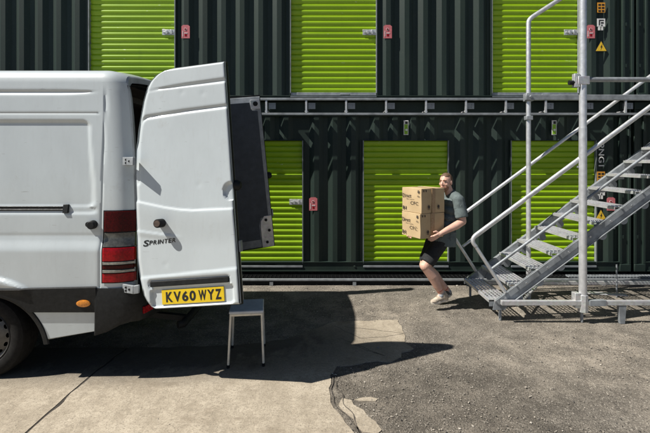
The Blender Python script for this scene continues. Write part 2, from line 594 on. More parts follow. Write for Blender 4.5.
# ------------------------------------------------------------------ ground
def ground():
    m = MB()
    xs = [-400, -60, -12] + frange(-6, 8, 0.25) + [14, 60, 400]
    ys = [-300, -40, -6] + frange(0, 9, 0.25) + [14, 60, 500]
    m.grid(lambda x, y: (x, y, 0.003 * noise.noise((x * 0.9, y * 0.9, 0)) * (1 if abs(x) < 12 and -2 < y < 12 else 0) - 0.003), xs, ys)
    structure(m.build('ground', 'asphalt'))

    def rough(pts, amp=0.02, step=0.06):
        out = []
        n = len(pts)
        for i in range(n):
            a, b = Vector((*pts[i], 0)), Vector((*pts[(i + 1) % n], 0))
            k = max(1, int((b - a).length / step)) if (b - a).length < 4 else 1
            for j in range(k):
                p = a.lerp(b, j / k)
                if k > 1:
                    p += Vector((noise.noise((p.x * 7, p.y * 7, 1)), noise.noise((p.x * 7, p.y * 7, 5)), 0)) * amp
                out.append(p)
        return out

    def sheet(name, pts, mat, z, amp=0.02):
        mb = MB()
        q = rough(pts, amp)
        mb.prism([(p.x, p.y, z - 0.03) for p in q], (0, 0, 0.03))
        o = mb.build(name, mat, smooth=False)
        return structure(o)

    def g(px, py):                                    # a traced ground point, in metres
        s = (py - 160) / 1.81
        return ((px - 325) / s, 433.33 / s)
    # two bays of concrete either side of an open joint
    j0, j1 = (-1.99, 3.92), (-2.18, 1.0)
    jt = [(-1.905, 4.17), (-1.955, 3.77), (-1.972, 3.3), (-1.978, 2.87), (-1.985, 2.0), (-2.0, 0.0)]
    left = [(-7.5, 4.19), (-7.5, -3.0), (-2.05, -3.0)] + [(x - 0.011, y) for x, y in reversed(jt)]
    right_edge = [(0.18, 2.70), (0.199, 2.87), (0.086, 3.09), (0.046, 3.31), (0.042, 3.63), (0.10, 3.80), (0.30, 3.84), (0.47, 3.90), (0.58, 3.87), (0.70, 3.98), (0.735, 4.08), (0.85, 4.15), (0.80, 4.30), (0.835, 4.48), (0.815, 4.9), (0.10, 4.84), (-0.38, 4.37), (-0.82, 4.23)]
    right = [(x + 0.011, y) for x, y in jt] + [(-2.03, -3.0), (0.6, -3.0), (0.25, 2.2)] + right_edge
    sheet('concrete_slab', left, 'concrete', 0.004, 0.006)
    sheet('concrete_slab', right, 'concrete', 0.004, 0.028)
    joint = MB()
    joint.prism([(x - 0.012, y, -0.004) for x, y in jt] + [(x + 0.012, y, -0.004) for x, y in reversed(jt)], (0, 0, 0.004))
    structure(joint.build('concrete_joint', 'joint', smooth=False))
    # pale broken mortar edge and the crack beside it
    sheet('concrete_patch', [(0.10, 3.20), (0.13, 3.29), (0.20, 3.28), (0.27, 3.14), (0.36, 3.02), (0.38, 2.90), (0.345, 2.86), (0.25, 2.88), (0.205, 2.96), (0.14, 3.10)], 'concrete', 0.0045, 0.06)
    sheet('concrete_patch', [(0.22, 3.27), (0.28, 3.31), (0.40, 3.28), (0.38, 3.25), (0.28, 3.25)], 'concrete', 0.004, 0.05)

    def crack(pts, w, z):
        mb = MB()
        q = rough(pts, 0.024, 0.035)[:-2]
        L, Rr = [], []
        for i, p in enumerate(q):
            d = (q[min(i + 1, len(q) - 1)] - q[max(0, i - 1)]).normalized()
            s = Vector((-d.y, d.x, 0)) * w * (0.4 + 0.9 * abs(noise.noise((p.x * 11, p.y * 11, 3))))
            L.append(p + s)
            Rr.append(p - s)
        for i in range(len(q) - 1):
            mb.add([(L[i].x, L[i].y, z), (L[i + 1].x, L[i + 1].y, z), (Rr[i + 1].x, Rr[i + 1].y, z), (Rr[i].x, Rr[i].y, z)], [(0, 1, 2, 3)])
        structure(mb.build('pavement_crack', 'crack', smooth=False))
    crack([(0.10, 4.72), (0.35, 4.40), (0.62, 4.42), (0.83, 4.52)], 0.005, 0.0055)
    crack([(0.16, 4.40), (0.36, 4.15), (0.56, 3.98)], 0.005, 0.0055)
    crack([(0.06, 3.63), (0.06, 3.33), (0.11, 3.12), (0.23, 2.90), (0.27, 2.7)], 0.007, 0.0055)


ground()


def gravel():
    """Loose chippings on the asphalt; nobody could count them."""
    rnd = random.Random(3)
    mb = MB()
    base = [(1, 0, 0), (-1, 0, 0), (0, 1, 0), (0, -1, 0), (0, 0, 1), (0, 0, -1)]
    fs = [(0, 2, 4), (2, 1, 4), (1, 3, 4), (3, 0, 4), (2, 0, 5), (1, 2, 5), (3, 1, 5), (0, 3, 5)]
    n = 0
    while n < 6200:
        y = 2.75 + 3.6 * rnd.random() ** 1.5
        x = rnd.uniform(-1.3, 5.0)
        if x > 0.8 * y + 0.4:
            continue
        if (y < 4.2 and x < 0.05) or (3.8 < y < 4.85 and x < 0.8):
            if rnd.random() < 0.97:
                continue
        dens = 0.35 + 0.9 * noise.noise((x * 0.8, y * 0.8, 9)) + (0.35 if y > 5.0 else 0)
        if rnd.random() > dens + 0.25:
            continue
        r = rnd.choice((0.0025, 0.003, 0.0035, 0.004, 0.005, 0.0065)) * rnd.uniform(0.8, 1.3)
        if rnd.random() < 0.02:
            r *= 1.8
        a = rnd.random() * 6.28
        ca, sa = math.cos(a), math.sin(a)
        sx, sy, sz = r * rnd.uniform(0.8, 1.4), r * rnd.uniform(0.7, 1.2), r * rnd.uniform(0.5, 0.9)
        vs = []
        for b in base:
            j = [b[k] * rnd.uniform(0.75, 1.2) + rnd.uniform(-0.35, 0.35) for k in range(3)]
            vs.append((x + ca * j[0] * sx - sa * j[1] * sy, y + sa * j[0] * sx + ca * j[1] * sy, 0.003 + sz * 0.3 + j[2] * sz))
        mb.add(vs, fs, rnd.choice((0, 0, 0, 0, 0, 1, 2)))
        n += 1
    st2 = simple('pale_chipping', (0.46, 0.42, 0.36), 0.9, 0, 0.3, 9)
    st3 = simple('dark_chipping', (0.07, 0.065, 0.06), 0.9, 0, 0.3, 9)
    o = mb.build('gravel', ['stone', st2, st3], smooth=False, fix=False)
    o['kind'] = 'stuff'


gravel()

# ------------------------------------------------------------------ containers
PITCH, RIBD = 0.2785, 0.045


def corr_profile(xa, xb, start):
    """(x, depth) points of the pressed steel wall from xa to xb: slope facing left, outer flat, slope facing right, inner flat."""
    pts = [(xa, RIBD)]
    x = start
    while x < xa:
        x += PITCH
    while x > xa + PITCH:
        x -= PITCH
    while x + 0.215 < xb:
        pts += [(x, RIBD), (x + 0.076, 0.0), (x + 0.146, 0.0), (x + 0.212, RIBD)]
        x += PITCH
    pts.append((xb, RIBD))
    return pts


def decal(mb, xa, xb, za, zb, y, t=0.003, m=0):
    mb.box(xa, xb, y - t, y, za, zb, m)


def container(label, x0, x1, yf, z0, z1, wz0, wz1, doors, dz0, dz1, start):
    root = thing('shipping_container', label, 'container', ((x0 + x1) / 2, yf + 1.22, z0), 'stacked storage containers')
    yb = yf + 2.44
    PW = 0.17
    w = MB()
    edges = [x0 + PW] + [v for d in doors for v in d] + [x1 - PW]
    spans = [(edges[i], edges[i + 1]) for i in range(0, len(edges), 2)]

    def strip(pts, za, zb):
        zz = [za, zb]
        for (xa, da), (xb, db) in zip(pts, pts[1:]):
            w.add([(xa, yf + da, za), (xb, yf + db, za), (xb, yf + db, zb), (xa, yf + da, zb)], [(0, 1, 2, 3)])
    for a, b in spans:
        st = a + (0.06 if abs(b - a) > 1.2 else 0.095)
        strip(corr_profile(a, b, st), wz0, wz1)
    for a, b in doors:
        strip(corr_profile(a, b, a + start), dz1 + 0.002, wz1)
        w.box(a, b, yf + 0.002, yf + 0.16, dz1 - 0.006, dz1 + 0.002)
        for xx in (a - 0.012, b + 0.001):                   # returns beside the opening
            w.box(xx, xx + 0.011, yf + 0.004, yf + 0.16, wz0, dz1)
    w.box(x0 + 0.02, x1 - 0.02, yb - 0.04, yb - 0.03, z0 + 0.1, z1 - 0.1)
    w.box(x0 + 0.02, x0 + 0.03, yf + 0.17, yb - 0.1, z0 + 0.1, z1 - 0.1)
    w.box(x1 - 0.03, x1 - 0.02, yf + 0.17, yb - 0.1, z0 + 0.1, z1 - 0.1)
    w.build('corrugated_wall', 'dark', root, smooth=False)
    r = MB()
    r.box(x0 + 0.05, x1 - 0.05, yf + 0.08, yb - 0.05, z1 - 0.05, z1 - 0.02)
    r.box(x0 + 0.05, x1 - 0.05, yf + 0.08, yb - 0.05, z0 + 0.03, z0 + 0.06)
    r.build('roof', 'dark', root, smooth=False)
    for za, zb, nm in ((z0, wz0, 'bottom_rail'), (wz1, z1, 'top_rail')):
        q = MB()
        if nm == 'bottom_rail':
            q.box(x0 + PW, x1 - PW, yf + 0.012, yf + 0.10, za + 0.02, zb - 0.012)
            q.box(x0 + PW, x1 - PW, yf - 0.004, yf + 0.11, zb - 0.012, zb)
            q.box(x0 + PW, x1 - PW, yf + 0.0, yf + 0.10, za, za + 0.02)
            k = x0 + 1.1
            while k < x1 - 0.6:                             # bolt heads along the rail
                q.tube([(k, yf + 0.004, (za + zb) / 2), (k, yf + 0.014, (za + zb) / 2)], 0.017, 8)
                k += 1.37
        else:
            q.box(x0 + PW, x1 - PW, yf + 0.0, yf + 0.08, za, zb)
        q.build(nm, 'dark', root, bevel=0.003)
    for xa in (x0, x1 - PW):
        q = MB()
        q.box(xa + 0.035, xa + PW - 0.035, yf + 0.02, yf + 0.15, z0 + 0.115, z1 - 0.115)
        q.box(xa, xa + 0.035, yf - 0.006, yf + 0.15, z0 + 0.115, z1 - 0.115)
        q.box(xa + PW - 0.035, xa + PW, yf - 0.006, yf + 0.15, z0 + 0.115, z1 - 0.115)
        zz = z0 + 0.5
        while zz < z1 - 0.3:
            q.box(xa + 0.037, xa + 0.065, yf - 0.004, yf + 0.018, zz, zz + 0.05)
            zz += 0.62
        p = q.build('corner_post', 'dark', root, bevel=0.004)
        c = MB()
        for za in (z0, z1 - 0.115):
            c.box(xa, xa + PW, yf - 0.01, yf + 0.16, za, za + 0.115)
        build_each(c, 'corner_casting', 'dark', p, bevel=0.008)
    for a, b in doors:
        shutter(root, a, b, yf, dz0, dz1)
    return root


def shutter(root, a, b, yf, z0, z1):
    m = MB()
    n = 22
    h = (z1 - z0) / n
    prof = []
    for i in range(n):
        for t, d in ((0.0, 0.0), (0.05, 0.0045), (0.18, 0.0105), (0.36, 0.0150), (0.54, 0.0178), (0.70, 0.0190), (0.81, 0.0178), (0.90, 0.0120), (0.96, 0.004)):
            prof.append((z0 + h * (i + t), yf + 0.072 - d))
    prof.append((z1, yf + 0.072))
    xs = frange(a + 0.004, b - 0.004, 0.16)
    m.grid(lambda x, k: (x, prof[k][1] + 0.0016 * noise.noise((x * 2.2, prof[k][0] * 1.7, z0)), prof[k][0]), xs, list(range(len(prof))))
    door = m.build('roller_door', 'lime', root, angle=50)
    f = MB()
    f.box(a + 0.001, a + 0.012, yf + 0.004, yf + 0.075, z0, z1)
    f.box(b - 0.012, b - 0.001, yf + 0.004, yf + 0.050, z0, z1)
    build_each(f, 'side_channel', 'galv_dull', door, smooth=False)
    s = MB()
    s.box(a + 0.005, b - 0.005, yf + 0.03, yf + 0.085, z0 - 0.032, z0 + 0.012)
    s.box(a + 0.005, b - 0.005, yf - 0.002, yf + 0.12, z0 - 0.062, z0 - 0.034)
    s.box((a + b) / 2 + 0.1, (a + b) / 2 + 0.24, yf + 0.012, yf + 0.03, z0 - 0.026, z0 - 0.008)
    s.build('bottom_bar', 'galv_dull', door, bevel=0.003)
    l = MB()
    lz = z0 + 0.925
    l.box(b - 0.21, b - 0.005, yf + 0.045, yf + 0.056, lz - 0.042, lz + 0.042)
    l.box(b - 0.19, b - 0.03, yf + 0.030, yf + 0.046, lz - 0.012, lz + 0.012)
    l.box(b - 0.15, b - 0.12, yf + 0.020, yf + 0.031, lz - 0.03, lz + 0.02)
    l.box(b - 0.08, b - 0.055, yf + 0.024, yf + 0.046, lz - 0.032, lz + 0.032)
    l.build('slide_latch', 'galv', door, bevel=0.002)


def red_tag(root, x, z, y):
    """Faded red tag with a pale emblem, cut off at the corners."""
    m = MB()
    w, h = 0.062, 0.10
    pts = [(-w, -h), (w, -h), (w, h * 0.8), (w * 0.55, h), (-w * 0.55, h), (-w, h * 0.8)]
    m.prism([(x + px, y, z + pz) for px, pz in pts], (0, -0.004, 0))
    t = m.build('red_tag', 'tagred', root, smooth=False)
    e = MB()
    e.tube([(x - 0.004, y - 0.0045, z + 0.035), (x - 0.004, y - 0.007, z + 0.035)], 0.020, 14)
    e.box(x - 0.045, x - 0.037, y - 0.007, y - 0.0045, z - 0.075, z + 0.01)
    e.box(x - 0.02, x + 0.03, y - 0.007, y - 0.0045, z - 0.028, z - 0.018)
    e.build('tag_emblem', 'tagwhite', t, smooth=False)
    r = MB()
    r.tube([(x - 0.004, y - 0.0072, z + 0.035), (x - 0.004, y - 0.009, z + 0.035)], 0.014, 12)
    r.box(x - 0.012, x + 0.018, y - 0.0062, y - 0.0045, z - 0.07, z - 0.04)
    r.build('tag_symbol', MAT['red'], t, smooth=False)


def door_placard(root, x, z, y):
    m = MB()
    m.box(x - 0.036, x + 0.036, y - 0.004, y, z - 0.11, z + 0.11)
    p = m.build('door_placard', 'tagwhite', root, smooth=False)
    g = MB()
    g.box(x - 0.026, x + 0.026, y - 0.006, y - 0.004, z - 0.10, z + 0.05)
    g.build('green_field', 'taggreen', p, smooth=False)
    k = MB()
    k.box(x - 0.012, x + 0.026, y - 0.006, y - 0.004, z + 0.056, z + 0.096)
    k.build('dark_field', 'ink', p, smooth=False)
    w = MB()
    w.tube([(x + 0.004, y - 0.0065, z - 0.035), (x + 0.004, y - 0.008, z - 0.035)], 0.017, 12)
    w.build('white_dot', 'tagwhite', p, smooth=False)


def end_stickers(root, x, z, y, vertical_text):
    """Orange notice, white notice, and yellow warning triangle in a column beside the last door."""
    o = MB()
    o.box(x - 0.055, x + 0.06, y - 0.004, y, z + 0.50, z + 0.65)
    st = o.build('notice_sticker', 'tagorange', root, smooth=False)
    q = MB()
    for i in range(3):
        for j in range(2):
            q.box(x - 0.043 + 0.052 * j, x - 0.005 + 0.052 * j, y - 0.0055, y - 0.004, z + 0.51 + 0.046 * i, z + 0.515 + 0.046 * i + 0.022)
    q.build('notice_print', 'ink', st, smooth=False)
    o = MB()
    o.box(x - 0.06, x + 0.06, y - 0.004, y, z + 0.29, z + 0.41)
    o.box(x - 0.045, x - 0.01, y - 0.004, y, z + 0.235, z + 0.285)
    o.box(x + 0.005, x + 0.03, y - 0.004, y, z + 0.235, z + 0.285)
    st = o.build('notice_sticker', 'tagwhite', root, smooth=False)
    q = MB()
    q.box(x - 0.035, x + 0.04, y - 0.0055, y - 0.004, z + 0.375, z + 0.392)
    q.box(x - 0.035, x - 0.018, y - 0.0055, y - 0.004, z + 0.31, z + 0.375)
    q.box(x - 0.005, x + 0.036, y - 0.0055, y - 0.004, z + 0.335, z + 0.357)
    q.box(x + 0.0, x + 0.02, y - 0.0055, y - 0.004, z + 0.30, z + 0.32)
    q.build('notice_print', 'ink', st, smooth=False)
    o = MB()
    o.prism([(x - 0.095, y, z - 0.085), (x + 0.095, y, z - 0.085), (x, y, z + 0.085)], (0, -0.003, 0), 0)
    o.prism([(x - 0.080, y - 0.004, z - 0.076), (x + 0.080, y - 0.004, z - 0.076), (x, y - 0.004, z + 0.066)], (0, -0.002, 0), 1)
    st = o.build('warning_triangle', ['ink', 'tagyellow'], root, smooth=False)
    q = MB()
    q.prism([(x - 0.008, y - 0.0065, z - 0.01), (x + 0.016, y - 0.0065, z + 0.03), (x + 0.006, y - 0.0065, z - 0.008), (x + 0.018, y - 0.0065, z - 0.008), (x - 0.008, y - 0.0065, z - 0.06), (x + 0.002, y - 0.0065, z - 0.022), (x - 0.014, y - 0.0065, z - 0.022)], (0, -0.001, 0))
    q.build('warning_symbol', 'ink', st, smooth=False)
    if vertical_text:
        vs, fs = text_geo('2NG1', 0.34, 0.085, bold=0.01)
        m = MB()
        m.add([(x - 0.035 + v[1], y - 0.003, z + 1.07 - v[0]) for v in vs], fs)
        m.build('container_lettering', 'tagwhite', root, smooth=False, fix=False)


YL, YU = 6.56, 6.50
LD = [(-6.10, -4.80), (-3.871, -2.569), (-1.635, -0.333), (0.575, 1.877), (2.816, 4.118)]
UD = [(-6.585, -5.28), (-3.555, -2.25), (-0.525, 0.78), (2.505, 3.825)]
lower = container('long dark green container with lime shutters, on the ground behind the person and the staircase', -7.5, 4.63, YL, 0.12, 2.69, 0.27, 2.47, LD, 0.245, 2.11, 0.10)
upper = container('long dark green container with three lime shutters, stacked on top of the lower row', -7.5, 4.635, YU, 2.70, 5.29, 2.78, 5.10, UD, 2.815, 4.68, 0.06)
container('dark container post at the right edge of the photo, lower row behind the stairs', 4.68, 10.7, YL, 0.12, 2.69, 0.27, 2.47, [(6.2, 7.5)], 0.245, 2.11, 0.10)
container('dark container post at the right edge of the photo, upper row above the stairs', 4.675, 10.7, YU, 2.70, 5.29, 2.78, 5.10, [(6.4, 7.7)], 2.815, 4.68, 0.06)
for a, b in UD[1:]:
    red_tag(upper, b + (0.16 if b < 3 else 0.16), 3.735, YU)
for a, b in LD[2:]:
    red_tag(lower, b + (0.155 if b < 3 else 0.21), 1.145, YL)
for a, b in LD[1:]:
    door_placard(lower, (a + b) / 2 + 0.0, 2.30, YL - 0.001)
end_stickers(upper, 4.14, 3.52, YU, False)
end_stickers(lower, 4.175, 0.985, YL, True)

# ------------------------------------------------------------------ galvanised ledges in front of the containers
def ledges():
    yo = 6.362
    t = thing('steel_ledge', 'narrow galvanised steel ledge on hangers between the upper and lower containers', 'ledge', (1.5, 6.4, 2.45))
    m = MB()
    m.box(-7.4, 10.5, yo, yo + 0.045, 2.688, 2.722)
    m.build('top_rail', 'galv_dull', t, bevel=0.004)
    m = MB()
    m.box(-7.4, 10.5, yo, yo + 0.035, 2.470, 2.502)
    m.build('lower_rail', 'galv_dull', t, bevel=0.004)
    m = MB()                                              # deck plates with open slots between them
    x = -7.4
    k = 0
    while x < 10.4:
        w_ = 0.185 + 0.015 * math.sin(k * 2.1)
        m.box(x, x + w_, yo + 0.046, yo + 0.128, 2.700, 2.708)
        x += 0.292
        k += 1
    m.box(-7.4, 10.5, yo + 0.046, yo + 0.060, 2.690, 2.699)
    m.build('deck_plate', 'galv_dull', t, smooth=False)
    x0 = -0.855
    first = None
    for k in range(-10, 16):
        x = x0 + 0.5875 * k
        if first is None:
            h = MB()
            h.box(x - 0.022, x + 0.006, yo + 0.006, yo + 0.034, 2.504, 2.686)
            h.box(x - 0.030, x + 0.020, yo + 0.030, yo + 0.19, 2.52, 2.535)
            first = h.build('hanger', 'galv', t, bevel=0.002)
            p = MB()
            p.box(x + 0.02, x + 0.125, yo + 0.05, yo + 0.058, 2.565, 2.655)
            p.box(x + 0.02, x + 0.03, yo + 0.058, yo + 0.12, 2.565, 2.655)
            for bx, bz in ((0.05, 2.59), (0.09, 2.59), (0.09, 2.63)):
                p.tube([(x + bx, yo + 0.040, bz), (x + bx, yo + 0.052, bz)], 0.010, 8)
            fp = p.build('bracket_plate', 'galv_dull', first, smooth=False)
        else:
            a = first.copy()
            COL.objects.link(a)
            a.location = (first.location.x + 0.5875 * (k + 10), 0, 0)
            b = fp.copy()
            COL.objects.link(b)
            b.parent = a
    # ground level ledge: angle and a strip of grating along the foot of the lower containers
    g = thing('ground_grating', 'galvanised grating strip along the foot of the lower containers', 'grating', (1.5, 6.35, 0))
    m = MB()
    m.box(-7.4, 10.5, 6.245, 6.285, 0.066, 0.094)
    m.build('edge_angle', 'galv_dull', g, bevel=0.003)
    m = MB()
    x = -7.4
    while x < 10.5:
        m.box(x, x + 0.004, 6.287, 6.53, 0.055, 0.088)
        x += 0.060
    for y in (6.36, 6.44, 6.52):
        m.box(-7.4, 10.5, y, y + 0.006, 0.065, 0.085)
    m.box(-7.4, 10.5, 6.288, 6.292, -0.01, 0.075)
    m.build('grating_bars', 'black', g, smooth=False)
    m = MB()
    x = 3.55
    while x < 10.5:
        m.box(x, x + 0.010, 6.29, 6.40, 0.100, 0.118)
        x += 0.045
    m.box(3.55, 10.5, 6.29, 6.296, 0.100, 0.120)
    m.box(3.55, 10.5, 6.395, 6.401, 0.100, 0.120)
    m.build('tread_grating', 'galv_dull', g, smooth=False)
    m = MB()
    for k in range(-6, 9):
        x = 0.4 + 1.2 * k
        m.box(x, x + 0.05, 6.25, 6.54, 0.0, 0.052)
    build_each(m, 'bearer', 'galv_dull', g, smooth=False)


ledges()

# ------------------------------------------------------------------ van
YV, YC = 3.50, 4.495
WX, WZ, WR = -2.82, 0.345, 0.345
AX, AZ, AR = -2.74, 0.26, 0.465                      # wheel arch centre and radius
XR = [(0.4, -1.575), (1.39, -1.575), (1.83, -1.60), (2.19, -1.635), (2.4, -1.66), (2.58, -1.70)]


def rrect(x, z, x0, x1, z0, z1, r):
    cx, cz = (x0 + x1) / 2, (z0 + z1) / 2
    dx, dz = abs(x - cx) - (x1 - x0) / 2 + r, abs(z - cz) - (z1 - z0) / 2 + r
    return math.hypot(max(dx, 0), max(dz, 0)) + min(max(dx, dz), 0) - r


def y_in(x, z):
    """How far the van's flank lies inside its widest plane."""
    d = 0.0
    if z > 1.2:
        d += 0.075 * ((z - 1.2) / 1.28) ** 1.35
    if z < 0.78:
        d += 0.03 * (0.78 - z) / 0.4
    d += 0.026 * sstep(1.065, 1.185, z)
    d += 0.006 * math.exp(-((z - 1.197) / 0.006) ** 2) * (1 if x < -1.82 else 0)
    xr = interp(XR, z)
    if x > xr - 0.17:
        d += 0.055 * ((x - xr + 0.17) / 0.17) ** 2.4
    if z > 0.78:
        d += 0.010 * math.exp(-((x + 1.822) / 0.0055) ** 2)
    if -3.2 < x < -1.86:
        d += 0.013 * math.exp(-((z - 2.372) / (0.004 + 0.010 * sstep(-1.86, -2.2, x))) ** 2) * sstep(-1.86, -1.98, x)
        d += 0.005 * math.exp(-((z - 2.198) / 0.006) ** 2)
        edge = -1.945 + (-1.885 + 1.945) * sstep(2.13, 1.42, z)
        s = rrect(x, z, -3.15, edge, 1.425, 2.135, 0.055)
        d += 0.017 * sstep(0.010, -0.016, s)
        s = rrect(x, z, -3.15, -1.875, 1.375, 1.425, 0.02)
        d += 0.010 * sstep(0.008, -0.010, s)
    r = math.hypot(x - AX, z - AZ)
    if z > WZ:
        d -= 0.030 * sstep(0.618, 0.590, r) * (1 - 0.8 * sstep(0.585, 0.48, r)) * sstep(0.72, 0.80, z)
    for wx in (-6.30,):
        r = math.hypot(x - wx, z - WZ)
        d -= 0.020 * sstep(0.60, 0.535, r)
    if x < -6.0:
        d += 0.30 * ((-6.0 - x) / 1.45) ** 2
    return d + 0.0005 * noise.noise((x * 2.1, z * 2.3, 4))


def side_pt(x, z, off=0.0, far=False):
    y = YV + y_in(x, z) - off
    return Vector((x, 2 * YC - y if far else y, z))


def van():
    root = thing('delivery_van', 'dirty white panel van with both rear doors swung open', 'van', (-3.6, YC, 0))
    # ---------------- shell
    xs = [-7.42, -7.35, -7.2, -7.0, -6.8] + frange(-6.7, -3.25, 0.06) + frange(-3.2, -1.95, 0.012)[0:]
    tail = [0.0, 0.06, 0.12, 0.18, 0.24, 0.29, 0.325, 0.345, 0.355, 0.365, 0.38, 0.42, 0.5, 0.58, 0.66, 0.73, 0.79, 0.85, 0.9, 0.94, 0.97, 1.0]
    zs = frange(0.345, 0.76, 0.0346) + frange(0.772, 2.46, 0.012)
    NS = len(xs)

    def top_scale(x):
        return interp([(-7.42, 0.02), (-7.3, 0.06), (-6.62, 0.16), (-5.3, 1.0), (0, 1.0)], x)

    def X(i, z):
        if i < NS:
            return xs[i]
        return -1.95 + tail[i - NS + 1] * (interp(XR, z) + 1.95)
    N = NS + len(tail) - 1

    def zmap(x, z):
        return z if z < 1.1 else 1.1 + (z - 1.1) * top_scale(x)
    m = MB()
    sec = []
    for j in range(13):                                  # shoulder and crown, near side to the middle
        t = j / 12
        sec.append(t)

    def roof_pt(i, t):
        yi = y_in(X(i, 2.46), 2.46)
        if t < 0.5:
            a = t / 0.5 * math.pi / 2
            y = yi + 0.125 * (1 - math.cos(a))
            z = 2.46 + 0.115 * math.sin(a)
        else:
            q = (t - 0.5) / 0.5
            y = yi + 0.125 + (0.995 - yi - 0.125) * q
            z = 2.575 + 0.055 * (1 - (1 - q) ** 2)
        x = X(i, z) if i >= NS else xs[i]
        if i >= NS:
            z -= 0.045 * max(0, (x + 1.86) / 0.18) ** 2
        return Vector((x, YV + y, zmap(x, z)))

    for far in (False, True):
        def fn(i, z):
            x = X(i, z)
            p = side_pt(x, z, 0, far)
            p.z = zmap(x, z)
            return p

        def keep(i, z):
            x = X(int(i), z)
            if z < 0.8 and (math.hypot(x - AX, z - AZ) < AR + 0.004 or math.hypot(x + 6.30, z - WZ) < 0.395):
                return False
            if z < 0.60 and x > -1.853:
                return False
            if z < 0.60 and -2.6 < x:
                return False
            return True
        m.grid(fn, list(range(N)), zs, 0, keep)

        def rf(i, t):
            p = roof_pt(i, t)
            if far:
                p.y = 2 * YC - p.y
            return p
        m.grid(rf, list(range(N)), sec)
    # blunt nose
    nose = [side_pt(-7.42, z, 0, False) for z in (0.4, 0.6, 0.8, 1.0, 1.09)]
    for a, b in zip(nose, nose[1:]):
        m.add([a, (a.x, 2 * YC - a.y, a.z), (b.x, 2 * YC - b.y, b.z), b], [(0, 1, 2, 3)])
    body = m.build('body', 'white', root, angle=40)

    # ---------------- rear frame: from the shell's rear edge in to the opening
    loop = []
    for z in frange(0.62, 2.46, 0.08):
        p = side_pt(interp(XR, z), z)
        loop.append(p)
    for j in range(1, 13):
        loop.append(roof_pt(N - 1, j / 12))
    far = [Vector((p.x, 2 * YC - p.y, p.z)) for p in loop[:-1]][::-1]
    loop += far

    def inset(p, k, dx):
        return Vector((p.x + dx, YC + (p.y - YC) * (1 - k), 1.55 + (p.z - 1.55) * (1 - k * 0.6)))
    r0 = loop
    r1 = [inset(p, 0.018, 0.012) for p in loop]
    r2 = [inset(p, 0.085, 0.004) for p in loop]
    r3 = [inset(p, 0.095, -0.06) for p in loop]
    f = MB()
    f.loft([r0, r1, r2], closed=False, caps=False)
    f.build('rear_frame', 'pillar', root)
    f = MB()
    f.loft([r2, r3, [inset(p, 0.115, -0.065) for p in loop]], closed=False, caps=False)
    f.build('door_seal', 'black', root)
    # ---------------- load bay
    b = MB()
    xa, xb, ya, yb_, za, zb = -4.9, -1.66, YV + 0.155, 2 * YC - YV - 0.155, 0.64, 2.44
    b.add([(xa, ya, za), (xb, ya, za), (xb, yb_, za), (xa, yb_, za), (xa, ya, zb), (xb, ya, zb), (xb, yb_, zb), (xa, yb_, zb)],
          [(0, 1, 2, 3), (4, 7, 6, 5), (0, 4, 5, 1), (3, 2, 6, 7), (0, 3, 7, 4)])
    for k in range(5):
        x = -1.98 - 0.62 * k
        b.box(x, x + 0.07, ya, yb_, zb - 0.06, zb - 0.002)
        b.box(x, x + 0.07, ya + 0.002, ya + 0.05, za, zb - 0.06)
        b.box(x, x + 0.07, yb_ - 0.05, yb_ - 0.002, za, zb - 0.06)
    for z in (1.15, 1.75, 2.2):
        b.box(xa, xb - 0.1, yb_ - 0.03, yb_ - 0.003, z, z + 0.06)
        b.box(xa, xb - 0.1, ya + 0.003, ya + 0.03, z, z + 0.06)
    b.box(xb, xb + 0.09, ya, yb_, za - 0.06, za)
    b.build('load_bay', 'bay', root, smooth=False, fix=False)

    # ---------------- underbody
    u = MB()
    u.box(-7.0, -2.05, YV + 0.25, 2 * YC - YV - 0.25, 0.42, 0.60)
    u.box(-6.9, -2.0, YV + 0.30, YV + 0.40, 0.34, 0.46)
    u.box(-6.9, -2.0, 2 * YC - YV - 0.40, 2 * YC - YV - 0.30, 0.34, 0.46)
    u.tube([(WX, YV + 0.3, WZ), (WX, 2 * YC - YV - 0.3, WZ)], 0.06)
    u.ball((WX, YC, WZ), (0.16, 0.16, 0.15))
    u.tube([(-5.0, YC + 0.3, 0.36), (-3.0, YC + 0.3, 0.36), (-2.0, YC + 0.35, 0.33)], 0.045)
    for wx in (WX, -6.30):
        for yy in (YV + 0.06, 2 * YC - YV - 0.40):
            rings = []
            for k in range(13):
                a = math.pi * k / 12
                rings.append([(wx + 0.50 * math.cos(a), yy, WZ + 0.46 * math.sin(a)), (wx + 0.50 * math.cos(a), yy + 0.34, WZ + 0.46 * math.sin(a))])
            u.loft(rings, closed=False, caps=False)
            sign = yy + 0.33 if yy < YC else yy + 0.01
            u.add([(wx, sign, WZ)] + [(wx + 0.50 * math.cos(math.pi * k / 12), sign, WZ + 0.46 * math.sin(math.pi * k / 12)) for k in range(13)],
                  [(0, k, k + 1) for k in range(1, 13)])
    u.build('underbody', 'black', root, smooth=False)

    # ---------------- black cladding: strip, arch lip
    for farside in (False, True):
        c = MB()

        def left_edge(z):
            return AX + math.sqrt(max(0.0, (AR + 0.008) ** 2 - (z - AZ) ** 2))
        us = frange(0, 1, 1 / 24)
        vz = [0.575, 0.58, 0.60, 0.64, 0.68, 0.72, 0.75, 0.765, 0.772]

        def cl(uu, z):
            xl = left_edge(min(z, 0.722))
            x = xl + (-1.845 - xl) * uu
            edge = 0.018 if 0.578 < z < 0.768 else 0.0
            zz = z + (0.018 * uu if z > 0.74 else 0)
            return side_pt(x, zz, edge, farside)
        c.grid(cl, us, vz)
        arc = []
        for k in range(33):
            a = R(6) + R(168) * k / 32
            arc.append([side_pt(AX + rr * math.cos(a), AZ + rr * math.sin(a), of, farside) for rr, of in ((AR - 0.02, -0.06), (AR - 0.016, 0.004), (AR - 0.008, 0.008), (AR + 0.022, 0.010), (AR + 0.03, -0.001))])
        c.loft(arc, closed=False, caps=False)
